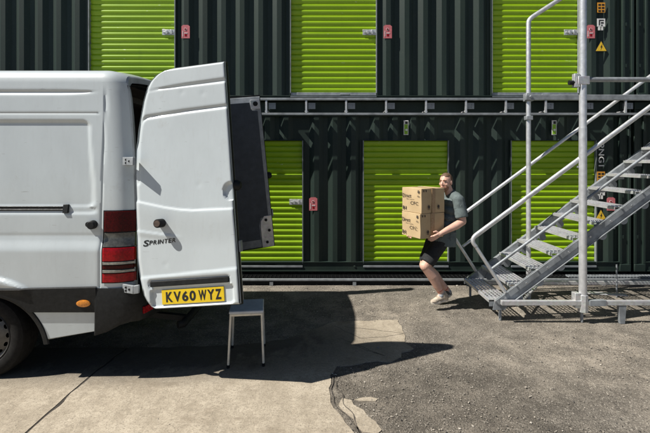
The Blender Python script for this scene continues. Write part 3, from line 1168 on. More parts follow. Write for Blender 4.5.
        c.build('side_cladding', 'black', root, angle=45)
        # sill under the cladding stays body white; forward cladding run
        c = MB()
        c.grid(lambda x, z: side_pt(x, z, 0.018 if 0.578 < z < 0.768 else 0.0, farside), frange(-5.85, -3.14, 0.1), [0.575, 0.58, 0.64, 0.70, 0.765, 0.772])
        c.build('side_cladding', 'black', root, angle=45)
    for farside in (False, True):                         # white skirt panel behind the wheel
        c = MB()

        def sk(uu, vv):
            z0 = 0.335 + 0.075 * uu
            z = z0 + (0.60 - z0) * vv
            xl = AX + math.sqrt(max(0.0, (AR - 0.004) ** 2 - (z - AZ) ** 2)) + 0.012
            p = side_pt(xl + (-1.857 - xl) * uu, z, 0.002, farside)
            if vv < 0.05:
                p.y += 0.03 * (1 if not farside else -1)
            return p
        c.grid(sk, frange(0, 1, 0.05), [0, 0.06, 0.10] + frange(0.2, 1, 0.1))
        c.build('skirt_panel', 'white', root)
    # side marker lamp
    a = MB()
    q = []
    for off in (0.012, 0.026, 0.030):
        k = 1.0 if off < 0.028 else 0.75
        q.append([side_pt(-1.945 + 0.056 * k * math.cos(t * math.pi / 10), 0.655 + 0.029 * k * math.sin(t * math.pi / 10), off) for t in range(20)])
    a.loft(q)
    a.build('side_marker', 'amber', root)
    # sliding door rail with its end cap
    a = MB()
    a.grid(lambda x, z: side_pt(x, z, {1.392: -0.004, 1.396: 0.006, 1.404: 0.010, 1.412: 0.004, 1.422: 0.004, 1.428: 0.009, 1.434: -0.004}[z]), frange(-3.15, -2.105, 0.05), [1.392, 1.396, 1.404, 1.412, 1.422, 1.428, 1.434])
    rail = a.build('sliding_rail', 'black', root, angle=30)
    a = MB()
    a.prism([side_pt(-2.135, 1.378, 0.0), side_pt(-2.09, 1.378, 0.0), side_pt(-2.09, 1.448, 0.0), side_pt(-2.135, 1.448, 0.0)], (0, -0.02, 0))
    a.build('rail_cap', 'black', rail, bevel=0.004)
    # dead lock on the flank
    a = MB()
    p = side_pt(-1.885, 1.285)
    a.tube([p + Vector((0, 0.01, 0)), p + Vector((0, -0.042, 0)), p + Vector((0, -0.05, 0))], [0.036, 0.034, 0.027], 20)
    a.tube([p + Vector((-0.035, 0.01, 0.002)), p + Vector((-0.035, -0.02, 0.002))], 0.022, 14)
    a.build('deadlock', 'black', root)

    # ---------------- tail lights
    for farside in (False, True):
        bands = [(1.225, 1.392, 'reddark', 0.016), (1.105, 1.220, 'smoke', 0.012), (0.992, 1.100, 'red', 0.016), (0.965, 0.988, 'clearlens', 0.020),
                 (0.928, 0.960, 'reddark', 0.010), (0.900, 0.923, 'clearlens', 0.020), (0.822, 0.895, 'red', 0.014)]
        housing = MB()

        def lp(u, z, off):
            xr = interp(XR, z)
            if u < 0.8:
                x = -1.803 + (xr - 0.003 + 1.803) * u / 0.8
                return side_pt(x, z, off, farside)
            p = side_pt(xr - 0.003, z, off, farside)
            q = (u - 0.8) / 0.2
            s = -1 if farside else 1
            return Vector((p.x + off + 0.012 * q, p.y + s * 0.055 * q, z))
        us = frange(0, 1, 0.04)
        housing.grid(lambda u, z: lp(u, z, 0.006), us, frange(0.815, 1.400, 0.04))
        h = housing.build('tail_light', 'black', root)
        for z0, z1, mt, off in bands:
            b = MB()
            e = 0.006
            zz = [z0, z0 + 0.003, z0 + e] + frange(z0 + e, z1 - e, 0.03)[1:-1] + [z1 - e, z1 - 0.003, z1]
            um = 0.84 if mt == 'clearlens' else 0.95
            b.grid(lambda u, z: lp(u * um + 0.02, z, off if z0 + 0.001 < z < z1 - 0.001 and 0.01 < u < 0.99 else 0.004), us, zz)
            b.build('lens', mt, h, angle=50)

    # ---------------- rear bumper
    b = MB()
    path = []
    for x, y in ((-1.855, -0.012), (-1.75, -0.016), (-1.65, -0.016), (-1.57, -0.006), (-1.51, 0.025), (-1.475, 0.08), (-1.455, 0.16), (-1.445, 0.32), (-1.44, 0.65), (-1.44, 0.995)):
        path.append((x, YV + y))
    path += [(x, 2 * YC - y) for x, y in path[:-1]][::-1]
    rings = []
    for x, y in path:
        dist = min(y - YV, 2 * YC - YV - y)
        top = 0.775 - 0.195 * sstep(0.035, 0.10, dist)
        inn = 0.05
        sgn = 1 if y < YC else -1
        dx = -inn if dist > 0.06 else -0.0
        dy = inn * sgn if dist < 0.10 else 0
        lo = 0.392 + 0.11 * sstep(-1.86, -1.56, x) - 0.03 * sstep(0.1, 0.4, dist)
        rings.append([(x + dx * 1.6, y + dy, top), (x, y + 0.004 * sgn, top), (x + 0.004, y, top - 0.02), (x + 0.004, y, lo + 0.03), (x - 0.006, y + 0.006 * sgn, lo), (x + dx * 1.6, y + dy, lo)])
    b.loft(rings, closed=True, caps=True)
    bump = b.build('rear_bumper', 'black', root, angle=40)
    for farside in (False, True):
        r = MB()
        y0, y1 = YV + 0.045, YV + 0.135
        pts = [(-1.492, y0, 0.555), (-1.452, y1, 0.565), (-1.452, y1, 0.615), (-1.492, y0, 0.61)]
        if farside:
            pts = [(x, 2 * YC - y, z) for x, y, z in pts]
        r.prism(pts, (0.016, -0.008 if not farside else 0.008, 0))
        r.build('reflector', 'red', bump, bevel=0.002)
    st = MB()
    st.tube([(-1.34, YC - 0.55, 0.31), (-1.30, YC - 0.52, 0.31), (-1.30, YC + 0.52, 0.31), (-1.34, YC + 0.55, 0.31)], 0.035, 12)
    for yy in (YC - 0.4, YC + 0.4):
        st.bar((-2.1, yy, 0.40), (-1.31, yy, 0.32), 0.05, 0.05)
    st.build('rear_step', 'black', root)
    # ---------------- windows of the cab
    g = MB()
    for farside in (False, True):
        def wp(x, z):
            p = side_pt(x, z, 0.006, farside)
            p.z = zmap(x, z)
            return p
        g.grid(wp, frange(-6.15, -5.2, 0.06), frange(1.45, 2.1, 0.1))
    g.build('cab_window', 'glass', root)
    g = MB()
    g.grid(lambda x, y: Vector((x, y, 1.1 + (2.60 - 1.1) * top_scale(x) + 0.012)), frange(-6.55, -5.42, 0.08), frange(YV + 0.3, 2 * YC - YV - 0.3, 0.1))
    g.build('windscreen', 'glass', root)

    # ---------------- wheels
    def wheel(wx, y, out):
        w = MB()
        prof = [(0.215, 0.035), (0.235, 0.012), (0.265, 0.002), (0.305, 0.006), (0.330, 0.022), (0.342, 0.042), (0.345, 0.06), (0.345, 0.098), (0.338, 0.099), (0.338, 0.106), (0.345, 0.107), (0.345, 0.128),
                (0.338, 0.129), (0.338, 0.136), (0.345, 0.137), (0.345, 0.175), (0.338, 0.20), (0.30, 0.225), (0.22, 0.215)]
        seg = 72
        rings = []
        for r, d in prof:
            ring = []
            for k in range(seg):
                a = 2 * math.pi * k / seg
                rr = r
                if 0.033 < d < 0.055 and r > 0.33 and k % 2:
                    rr = r - 0.006
                ring.append((wx + rr * math.cos(a), y + out * d, WZ + rr * math.sin(a)))
            rings.append(ring)
        w.loft(rings, True, False)
        wh = w.build('wheel', 'rubber', root, angle=30)
        r = MB()
        seg = 60

        def ring(rad, d):
            return [(wx + rad * math.cos(2 * math.pi * k / seg), y + out * d, WZ + rad * math.sin(2 * math.pi * k / seg)) for k in range(seg)]
        r.loft([ring(0.222, 0.032), ring(0.214, 0.020), ring(0.205, 0.03), ring(0.198, 0.07), ring(0.186, 0.075)], True, False)
        # slotted band: pressed disc with rounded holes
        nh, q = 14, 16

        def rp(a, rad):
            return (wx + rad * math.cos(a), y + out * (0.060 + 0.015 * (rad - 0.150) / 0.036), WZ + rad * math.sin(a))
        for k in range(nh):
            a0 = 2 * math.pi * k / nh
            ha = math.pi / nh
            out_pts, in_pts = [], []
            for e in range(q):
                t = 2 * math.pi * e / q + math.pi / 4
                cx_, cy_ = math.cos(t), math.sin(t)
                mx = max(abs(cx_), abs(cy_))
                out_pts.append(rp(a0 + ha * cx_ / mx, 0.168 + 0.018 * cy_ / mx))
                in_pts.append(rp(a0 + ha * 0.55 * cx_, 0.168 + 0.0125 * cy_))
            r.loft([out_pts, in_pts], True, False)
        r.loft([ring(0.150, 0.060), ring(0.12, 0.045), ring(0.075, 0.05), ring(0.07, 0.02), ring(0.03, 0.012)], True, True)
        r.build('rim', 'rim', wh, angle=40)
        d = MB()
        d.loft([ring(0.196, 0.11), ring(0.05, 0.11)], True, True)
        d.build('brake_drum', 'black', wh, smooth=False)
    for wx in (WX, -6.30):
        wheel(wx, YV + 0.055, 1)
        wheel(wx, 2 * YC - YV - 0.055, -1)

    van_door(root, 1)
    van_door(root, -1)
    return root


CL = [(0.608, 0.21), (0.612, 0.178), (0.622, 0.160), (0.668, 0.121), (0.716, 0.094), (0.875, 0.066), (1.01, 0.052), (1.178, 0.055), (1.492, 0.066), (1.69, 0.066), (1.896, 0.082), (1.965, 0.097),
      (2.06, 0.112), (2.184, 0.140), (2.30, 0.168), (2.417, 0.209), (2.46, 0.236), (2.507, 0.290), (2.53, 0.345), (2.547, 0.45)]


def pl_dist(c, z, pts):
    best = (9, 0)
    tot = 0
    L = sum(math.dist(a, b) for a, b in zip(pts, pts[1:]))
    for a, b in zip(pts, pts[1:]):
        dx, dz = b[0] - a[0], b[1] - a[1]
        l2 = dx * dx + dz * dz
        t = min(1, max(0, ((c - a[0]) * dx + (z - a[1]) * dz) / l2))
        d = math.hypot(c - a[0] - t * dx, z - a[1] - t * dz)
        if d < best[0]:
            best = (d, (tot + t * math.sqrt(l2)) / L)
        tot += math.sqrt(l2)
    return best


G1 = [(0.20, 2.376), (0.40, 2.386), (0.55, 2.388), (0.90, 2.389)]
G2 = [(0.098, 1.62), (0.100, 1.769), (0.112, 1.93), (0.132, 2.058), (0.145, 2.105), (0.165, 2.138), (0.20, 2.158), (0.537, 2.171), (0.90, 2.173)]
CC = [(0.0, 1.49), (0.10, 1.470), (0.322, 1.406), (0.45, 1.378), (0.56, 1.363), (0.92, 1.349)]
C3 = [(0.0, 0.858), (0.92, 0.886)]


def door_relief(c, z):
    d = 0.0
    q, t = pl_dist(c, z, G1)
    d -= (0.004 + 0.011 * sstep(0, 0.4, t)) * math.exp(-(q / (0.005 + 0.009 * t)) ** 2)
    q, t = pl_dist(c, z, G2)
    d -= 0.014 * math.exp(-(q / 0.0125) ** 2)
    zc = interp(CC, c)
    d += 0.011 * sstep(zc + 0.004, zc - 0.010, z) * (1 - sstep(zc - 0.02, zc - 0.30, z))
    if c < 0.5:
        z2 = 1.238 - 0.20 * (c - 0.07)
        d += 0.006 * sstep(z2 + 0.004, z2 - 0.006, z) * (1 - sstep(z2 - 0.008, z2 - 0.06, z)) * sstep(0.49, 0.30, c)
    z3 = interp(C3, c)
    d += 0.009 * sstep(z3 + 0.004, z3 - 0.008, z)
    e = math.hypot((c - 0.875) / 0.058, (z - 1.482) / 0.075)
    d -= 0.022 * sstep(1.0, 0.86, e)
    s = rrect(c, z, 0.175, 0.85, 0.622, 0.765, 0.03)
    d -= 0.024 * sstep(0.012, -0.006, s)
    s = rrect(c, z, 0.156, 0.83, 0.768, 0.836, 0.02)
    d -= 0.012 * sstep(0.006, -0.004, s)
    # small dents
    for dc, dz in ((0.52, 2.33), (0.70, 2.30), (0.62, 1.56), (0.30, 0.95)):
        d -= 0.0018 * math.exp(-(((c - dc) ** 2 + (z - dz) ** 2) / 0.0005))
    return d + 0.0005 * noise.noise((c * 2.6, z * 2.2, 8))


def van_door(root, side):
    """side 1: the near door, side -1: the far door. Built closed, then swung about its leaning hinge line."""
    dl = 8 if side == 1 else 14
    t = R(5)
    P0 = Vector((-1.54, 3.46, 0.6)) if side == 1 else Vector((-1.54, 5.53, 0.6))
    axis = Vector((0, side * math.sin(t), math.cos(t)))
    rot = Matrix.Rotation(-side * R(90 + dl), 3, axis)

    def P(c, z, out):
        return P0 + rot @ Vector((out, side * c, z - 0.6))

    def rect(mb, c0, c1, z0, z1, o0, o1, m=0):
        vs = [P(c, z, o) for o in (o0, o1) for c, z in ((c0, z0), (c1, z0), (c1, z1), (c0, z1))]
        mb.add(vs, [(0, 1, 2, 3), (7, 6, 5, 4), (0, 4, 5, 1), (1, 5, 6, 2), (2, 6, 7, 3), (3, 7, 4, 0)], m)
    cR = 0.893
    step = 0.011 if side == 1 else 0.03
    zs = [0.608, 0.610, 0.612, 0.616, 0.622, 0.63] + frange(0.64, 2.44, step) + [2.452, 2.464, 2.476, 2.488, 2.50, 2.51, 2.52, 2.53, 2.538, 2.544, 2.547]
    us = [0, 0.006, 0.015, 0.03] + frange(0.045, 0.97, step / 0.85) + [0.985, 0.994, 1.0]

    def skin(u, z):
        a = interp(CL, z)
        c = a + (cR - a) * u
        roll = 0.0
        e = min(c - a, z - 0.608, 2.547 - z)
        if e < 0.018:
            roll = 0.02 * (1 - e / 0.018) ** 2
        if c - a < 0.040:
            roll = max(roll, 0.030 * (1 - (c - a) / 0.040) ** 1.6)
        e2 = cR - c
        if e2 < 0.008:
            roll = max(roll, 0.006 * (1 - e2 / 0.008) ** 2)
        return P(c, z, door_relief(c, z) - roll)
    m = MB()
    m.grid(skin, us, zs)
    door = m.build('rear_door', 'white', root, angle=45)
    # outline loop used for the edge, the seal and the inside
    loop = [(interp(CL, z), z) for z in zs] + [(c, 2.547) for c in frange(0.5, cR, 0.05)] + [(cR, z) for z in frange(2.5, 0.65, 0.08)] + [(c, 0.608) for c in frange(cR, 0.22, 0.08)]
    cc, cz = 0.5, 1.58

    def grow(k):
        out = []
        for c, z in loop:
            d = Vector((c - cc, z - cz))
            d = d.normalized()
            out.append((c + d.x * k, z + d.y * k))
        return out
    e = MB()
    e.loft([[P(c, z, -0.019) for c, z in loop], [P(c, z, -0.045) for c, z in grow(0.0)]], True, False)
    e.build('door_edge', 'white', door)
    e = MB()
    e.loft([[P(c, z, -0.040) for c, z in grow(-0.006)], [P(c, z, -0.042) for c, z in grow(0.012)], [P(c, z, -0.078) for c, z in grow(0.012)], [P(c, z, -0.085) for c, z in grow(-0.03)]], True, False)
    e.build('door_seal', 'black', door)
    # inner frame in grey metal and the dark lining board
    inner = grow(-0.008)
    e = MB()
    e.loft([[P(c, z, -0.084) for c, z in inner], [P(c, z, -0.108) for c, z in grow(-0.012)], [P(c, z, -0.112) for c, z in grow(-0.02)]], True, True)
    e.build('inner_frame', 'galv_dull', door, bevel=0)
    e = MB()
    e.prism([P(c, z, -0.113) for c, z in ((0.17, 0.72), (0.72, 0.72), (0.72, 0.90), (0.735, 0.96), (0.75, 1.0), (0.845, 1.02), (0.845, 2.36), (0.78, 2.37), (0.765, 2.39), (0.755, 2.47), (0.34, 2.47), (0.27, 2.40), (0.2, 2.1), (0.15, 1.7), (0.13, 1.2), (0.14, 0.9))],
            rot @ Vector((-0.006, 0, 0)))
    e.build('lining_board', 'liner', door, smooth=False)
    e = MB()
    # latch plates on the free edge: lower corner plate, top corner plate
    e.prism([P(c, z, -0.114) for c, z in ((0.735, 0.615), (0.885, 0.615), (0.885, 1.02), (0.79, 1.02), (0.745, 0.96), (0.735, 0.88))], rot @ Vector((-0.012, 0, 0)))
    e.prism([P(c, z, -0.114) for c, z in ((0.765, 2.385), (0.88, 2.385), (0.88, 2.50), (0.765, 2.50))], rot @ Vector((-0.014, 0, 0)))
    pl = build_each(e, 'latch_plate', 'galv', door, bevel=0.002)[0]
    e = MB()
    for c, z in ((0.81, 0.97), (0.84, 0.83), (0.80, 0.68), (0.825, 2.45)):
        e.tube([P(c, z, -0.124), P(c, z, -0.138)], 0.018 if z < 2 else 0.03, 12)
    build_each(e, 'bolt', 'black', pl)
    e = MB()
    e.tube([P(0.895, 1.53, -0.07), P(0.925, 1.53, -0.07), P(0.945, 1.53, -0.07)], [0.045, 0.042, 0.025], 14)
    e.build('buffer', 'black', door)
    # edge latch on the free edge, low
    e = MB()
    rect(e, 0.899, 0.915, 1.00, 1.09, -0.10, -0.045)
    e.build('edge_latch', 'galv_dull', door, bevel=0.003)
    # handle bar, number plate and lettering, dead lock, hinges
    e = MB()
    rect(e, 0.168, 0.822, 0.781, 0.826, -0.010, 0.010)
    e.build('handle_bar', 'black', door, bevel=0.006)
    if side == 1:
        e = MB()
        rect(e, 0.255, 0.772, 0.638, 0.750, -0.014, -0.006)
        plate = e.build('number_plate', 'plate', door, bevel=0.0015)
        x = 0.297
        lm = MB()
        for word, x0, wd in (('K', 0.290, 0.058), ('V', 0.354, 0.062), ('6', 0.425, 0.052), ('0', 0.487, 0.052), ('W', 0.562, 0.066), ('Y', 0.634, 0.060), ('Z', 0.700, 0.050)):
            vs, fs = text_geo(word, wd, 0.079, bold=0.035)
            lm.add([P(x0 + v[0], 0.655 + v[1], -0.0045) for v in vs], fs)
        lm.build('plate_lettering', 'ink', plate, smooth=False, fix=False)
        lm = MB()
        x0 = 0.118
        for ch, wd, ht in (('S', 0.046, 0.050), ('P', 0.028, 0.034), ('R', 0.030, 0.034), ('I', 0.010, 0.034), ('N', 0.031, 0.034), ('T', 0.030, 0.034), ('E', 0.027, 0.034), ('R', 0.030, 0.034)):
            vs, fs = text_geo(ch, wd, ht, bold=0.024)
            n = len(vs)
            base = -0.008 if ch == 'S' else 0.0
            for off in (0.0022,):
                lm.add([P(x0 + v[0] + 0.25 * v[1], 1.112 + base + v[1] + 0.03 * (x0 - 0.118), door_relief(x0 + v[0] + 0.25 * v[1], 1.112 + base + v[1]) + off) for v in vs], fs)
            x0 += wd + 0.007
        lm.build('badge_lettering', 'badge', door, smooth=False, fix=False)
    c0 = 0.293
    e = MB()
    o = door_relief(c0, 1.28)
    e.tube([P(c0, 1.28, o - 0.01), P(c0, 1.28, o + 0.070), P(c0, 1.28, o + 0.078)], [0.035, 0.035, 0.030], 24)
    kn = e.build('deadlock', 'black', door)
    e = MB()
    e.tube([P(c0, 1.28, o + 0.0775), P(c0, 1.28, o + 0.081)], 0.025, 24)
    e.build('lock_face', 'rust', kn)
    for z in (1.80, 0.775):
        e = MB()
        yb_ = 0.012 * side
        p1 = P(0.10, z, 0.0)
        xr = interp(XR, z)
        p0 = side_pt(xr - 0.055, z, 0.016, side == -1)
        q0 = p0.copy()
        q1 = Vector((P0.x + 0.015, P0.y - 0.002 * side, z))
        for a, b in ((q0, q1), (q1, P(0.075, z, 0.012))):
            d = (b - a)
            nn = Vector((d.y, -d.x, 0)).normalized() * 0.010
            e.prism([a + nn + Vector((0, 0, -0.033)), b + nn + Vector((0, 0, -0.033)), b + nn + Vector((0, 0, 0.033)), a + nn + Vector((0, 0, 0.033))], -2 * nn)
        h = e.build('door_hinge', 'galv_dull', root, bevel=0.003)
        e = MB()
        s = -1 if side == 1 else 1
        for k, dz in ((0.30, 0.012), (0.30, -0.014), (0.62, 0.0)):
            a = q0.lerp(q1, k) + Vector((0, s * 0.009, dz))
            e.tube([a, a + Vector((0, s * 0.007, 0))], 0.009, 8)
        build_each(e, 'hinge_bolt', 'black', h)


van()

# ------------------------------------------------------------------ stool
def stool():
    root = thing('step_stool', 'small grey topped stool with cream tube legs, on the ground under the open van door', 'stool', (-0.715, 3.985, 0))
    root.rotation_euler = (0, 0, R(7))
    m = MB()
    m.box(-0.15, 0.15, -0.165, 0.165, 0.452, 0.478)
    m.build('seat', 'stooltop', root, bevel=0.008, local=True)
    m = MB()
    for a, b in (((-0.135, -0.15), (0.135, -0.15)), ((-0.135, 0.15), (0.135, 0.15)), ((-0.135, -0.15), (-0.135, 0.15)), ((0.135, -0.15), (0.135, 0.15))):
        m.bar((a[0], a[1], 0.442), (b[0], b[1], 0.442), 0.02, 0.02)
    m.build('seat_frame', 'cream', root, bevel=0.003, local=True)
    for sx in (-1, 1):
        for sy in (-1, 1):
            m = MB()
            m.tube([(sx * 0.135, sy * 0.15, 0.45), (sx * 0.152, sy * 0.205, 0.02)], 0.0108, 12)
            leg = m.build('leg', 'cream', root, local=True)
            m = MB()
            m.tube([(sx * 0.1515, sy * 0.2035, 0.03), (sx * 0.1525, sy * 0.207, 0.0)], 0.013, 12)
            m.build('rubber_foot', 'rubber', leg, local=True)


stool()

# ------------------------------------------------------------------ staircase
def staircase():
    root = thing('metal_staircase', 'galvanised open steel staircase with perforated treads and tube handrails', 'staircase', (3.3, 5.3, 0))
    X0, Z0, RUN, RISE = 1.848, 0.238, 0.236, 0.174
    YN, YF = 4.87, 5.77
    SL = RISE / RUN
    NT_ = 14

    def zline(x):
        return Z0 + SL * (x - X0)
    d = Vector((1, 0, SL)).normalized()
    for y, s in ((YN, -1), (YF, 1)):
        xa, xb = X0 + 0.055, X0 + RUN * NT_
        top, bot = -0.042, -0.203
        w = MB()
        w.prism([(xa - 0.02, y, 0.127), (xa + 0.12, y, 0.127), (xa + 0.16, y, zline(xa + 0.16) + bot), (xb, y, zline(xb) + bot), (xb, y, zline(xb) + top), (xa, y, zline(xa) + top)], (0, s * 0.008, 0))
        for off in (top - 0.004, bot + 0.004):
            w.bar((xa + (0.0 if off > -0.1 else 0.17), y + s * 0.028, zline(xa + (0 if off > -0.1 else 0.17)) + off), (xb, y + s * 0.028, zline(xb) + off), 0.040 if s > 0 else 0.012, 0.008)
        st = w.build('stringer', 'galv_dull', root, bevel=0.001)
        b = MB()
        for k in range(NT_):
            x = X0 + RUN * k + 0.12
            for dx in (-0.06, 0.06):
                b.tube([(x + dx, y + s * 0.008, zline(x) - 0.085 + dx * SL * 0.3), (x + dx, y + s * 0.020, zline(x) - 0.085 + dx * SL * 0.3)], 0.011, 8)
        build_each(b, 'tread_bolt', 'galv', st, smooth=False)
    # one perforated tread, then copies
    m = MB()
    xa, xb, z = X0, X0 + 0.244, Z0
    ya, yb = YN + 0.011, YF - 0.003
    lanes = [(0.0, 0.014), (0.046, 0.011), (0.092, 0.011), (0.138, 0.011), (0.184, 0.011), (0.230, 0.014)]
    for a, w in lanes:
        m.box(xa + a, xa + a + w, ya, yb, z - 0.004, z)
    n = 15
    for k in range(n + 1):
        y = ya + (yb - ya - 0.016) * k / n
        m.box(xa + 0.0005, xb - 0.0005, y, y + (0.011 if 0 < k < n else 0.016), z - 0.0055, z - 0.0012)
    for y0, y1 in ((ya, ya + 0.10), (yb - 0.10, yb)):        # solid ends
        m.box(xa + 0.001, xb - 0.001, y0, y1, z - 0.0052, z - 0.0008)
    for k in range(4 * n):                                  # raised teeth round the holes
        y = ya + 0.004 + (yb - ya - 0.02) * k / (4 * n)
        for a, w in lanes[:-1]:
            o = 0.010 + (0.006 if k % 2 else -0.006)
            m.add([(xa + a + o - 0.008, y, z), (xa + a + o + 0.008, y, z), (xa + a + o, y + 0.009, z), (xa + a + o, y + 0.0045, z + 0.011)], [(0, 1, 3), (1, 2, 3), (2, 0, 3)])
    m.box(xa - 0.003, xa, ya, yb, z - 0.032, z)
    m.box(xb, xb + 0.003, ya, yb, z - 0.032, z)
    first = m.build('tread', 'galv', root, smooth=False, fix=False)
    fes = []
    for y in (ya, yb - 0.006):
        e = MB()
        e.box(xa + 0.003, xb - 0.003, y, y + 0.006, z - 0.075, z - 0.023)
        fes.append(e.build('end_plate', 'galv_dull', first, smooth=False))
    for k in range(1, NT_):
        a = first.copy()
        COL.objects.link(a)
        a.location = Vector(first.location) + Vector((RUN * k, 0, RISE * k))
        if k == 1:                                          # upper treads hang on deeper rounded plates
            fes = []
            for y in (ya, yb - 0.006):
                e = MB()
                e.box(xa + RUN + 0.003, xb + RUN - 0.003, y, y + 0.006, z + RISE - 0.075, z + RISE - 0.023)
                e.tube([(xa + RUN + 0.10, y + 0.0002, z + RISE - 0.15), (xa + RUN + 0.10, y + 0.0058, z + RISE - 0.15)], 0.048, 16)
                fes.append(e.build('end_plate', 'galv_dull', a, smooth=False))
            continue
        for fe in fes:
            b = fe.copy()
            COL.objects.link(b)
            b.parent = a
    # handrails
    def rail(y, off, xa, xb, r=0.024):
        return (xa, y, zline(xa) + off), (xb, y, zline(xb) + off)
    xe = X0 + RUN * NT_
    for y in (YN - 0.02, YF + 0.02):
        a, b = rail(y, 0.851, 1.632, xe)
        m = MB()
        end = Vector((2.018, y, 0.327))
        a = Vector(a)
        pts = [Vector(b), a + d * 0.08]
        dn = (end - a).normalized()
        corner = a - d * 0.02
        for k in range(1, 7):
            t = k / 7
            p = (1 - t) ** 2 * (a + d * 0.08) + 2 * t * (1 - t) * corner + t * t * (a + dn * 0.10)
            pts.append(p)
        pts.append(a + dn * 0.10)
        m.tube(pts, 0.0225, 16)
        h = m.build('handrail', 'tube', root)
        m = MB()
        m.tube([a + dn * 0.09, end], 0.020, 14)
        m.build('newel', 'tube', h)
        if True:
            p, q = rail(y, 0.425, 1.841, xe) if y > 5.5 else rail(y, 0.34, 1.862, xe)
            m = MB()
            m.tube([p, q], 0.019 if y > 5.5 else 0.0155, 14)
            m.build('middle_rail', 'tube' if y > 5.5 else 'galv_dull', root)
    # posts
    px, py = 2.869, 4.822
    m = MB()
    m.tube([(px, py, 0.125), (px, py, 2.173), (px, py, 2.174), (px, py, 6.2)], [0.041, 0.041, 0.0385, 0.0385], 24)
    p = m.build('support_post', 'tube', root, angle=60)
    m = MB()
    m.tube([(px, py, 0.122), (px, py, 0.315)], 0.054, 8)
    m.box(px - 0.10, px - 0.04, py - 0.03, py + 0.05, 0.17, 0.335)
    m.build('post_sleeve', 'galv', p, bevel=0.004)
    m = MB()
    m.box(px - 0.105, px - 0.042, py - 0.025, py + 0.03, 2.619, 2.768)
    m.box(px - 0.075, px + 0.05, py - 0.048, py - 0.040, 2.645, 2.735)
    m.build('clamp', 'galv', p, bevel=0.004)
    m = MB()
    m.tube([(px - 0.10, py, 2.67), (px - 0.155, py, 2.67)], 0.026, 12)
    m.build('clamp_nut', 'black', p)
    # far guard post that bends into a sloping upper rail
    gx, gy = 2.664, 5.673
    m = MB()
    pts = [(gx, gy, 0.0), (gx, gy, 3.605)]
    for k in range(1, 6):
        t = k / 5
        pts.append((gx + 0.085 * t * t, gy, 3.605 + 0.10 * t))
    pts.append((gx + 2.9, gy, 3.705 + 2.815 * 0.645))
    m.tube(pts, 0.029, 16)
    p = m.build('guard_rail', 'tube', root)
    m = MB()
    m.box(gx - 0.05, gx + 0.05, gy - 0.05, gy + 0.05, 2.578, 2.68)
    m.box(gx - 0.042, gx + 0.042, gy - 0.042, gy + 0.042, 2.331, 2.387)
    m.tube([(gx, gy - 0.05, 2.63), (gx, gy - 0.08, 2.63)], 0.02, 8)
    m.build('coupler', 'galv_dull', p, bevel=0.006)
    # landing edge beams
    m = MB()
    m.box(2.604, 7.07, 5.608, 5.664, 2.587, 2.656)
    m.build('landing_beam', 'galv_dull', root, bevel=0.005)
    m = MB()
    m.tube([(px + 0.03, 4.836, 2.707), (7.07, 4.836, 2.707)], 0.027, 14)
    m.build('landing_rail', 'galv_dull', root)
    m = MB()
    k = 5.20
    while k < 7.05:
        m.box(k, k + 0.006, 4.88, 5.60, 2.625, 2.655)
        k += 0.035
    m.box(5.165, 5.19, 4.88, 5.60, 2.58, 2.656)
    m.box(7.04, 7.065, 4.88, 5.60, 2.58, 2.656)
    m.build('landing_grating', 'galv_dull', root, smooth=False)
    m = MB()
    for x, y in ((7.0, 4.83), (7.0, 5.64), (5.25, 5.64)):
        m.tube([(x, y, 0), (x, y, 2.60)], 0.04, 14)
    build_each(m, 'landing_post', 'galv', root)
    # base frame on the ground
    m = MB()
    m.box(1.953, 7.0, 4.785, 4.831, 0.201, 0.255)
    bb = m.build('base_beam', 'galv', root, bevel=0.005)
    m = MB()
    m.box(2.92, 3.106, 4.778, 4.838, 0.196, 0.261)
    m.build('beam_sleeve', 'galv_dull', bb, bevel=0.004)
    m = MB()
    for x in (3.292, 5.0, 6.5):
        m.prism([(x - 0.042, 4.79, 0.200), (x + 0.042, 4.79, 0.200), (x + 0.024, 4.79, 0.0), (x - 0.026, 4.79, 0.0)], (0, 0.04, 0))
    for x, y in ((px, py + 0.02), (1.98, 4.90), (1.93, 5.76)):
        m.tube([(x, y, 0.0), (x, y, 0.13)], 0.016, 10)
    build_each(m, 'beam_foot', 'galv_dull', bb, smooth=False)
    m = MB()
    m.box(2.05, 7.0, 5.775, 5.80, 0.146, 0.192)
    m.bar((2.186, 4.88, 0.22), (2.372, 5.766, 0.183), 0.037, 0.028)
    m.bar((2.167, 4.88, 0.173), (2.837, 5.766, 0.150), 0.028, 0.018)
    m.bar((3.116, 5.208, 0.22), (3.534, 5.07, 0.23), 0.093, 0.011)
    build_each(m, 'base_brace', 'galv', root, bevel=0.003)
    m = MB()
    m.tube([(3.85, 5.72, 0.0), (3.85, 5.72, 0.43)], 0.010, 8)
    m.build('ground_pin', 'galv_dull', root)
    # small tab joining the near handrail to the post
    m = MB()
    m.bar((px - 0.055, 4.84, zline(px) + 0.745), (px, 4.825, zline(px) + 0.725), 0.02, 0.02)
    m.build('rail_tab', 'galv_dull', root, bevel=0.002)


staircase()

# ------------------------------------------------------------------ boxes carried by the person
BD = Vector((0.895, 0.446, 0)).normalized()      # along the face in shade, away from the near corner
BL = Vector((-0.446, 0.895, 0)).normalized()     # along the sunlit end, away from the near corner
BC = Vector((1.107, 5.03, 0))
BW, BLEN, BH = 0.356, 0.352, 0.290
BZ = 0.893


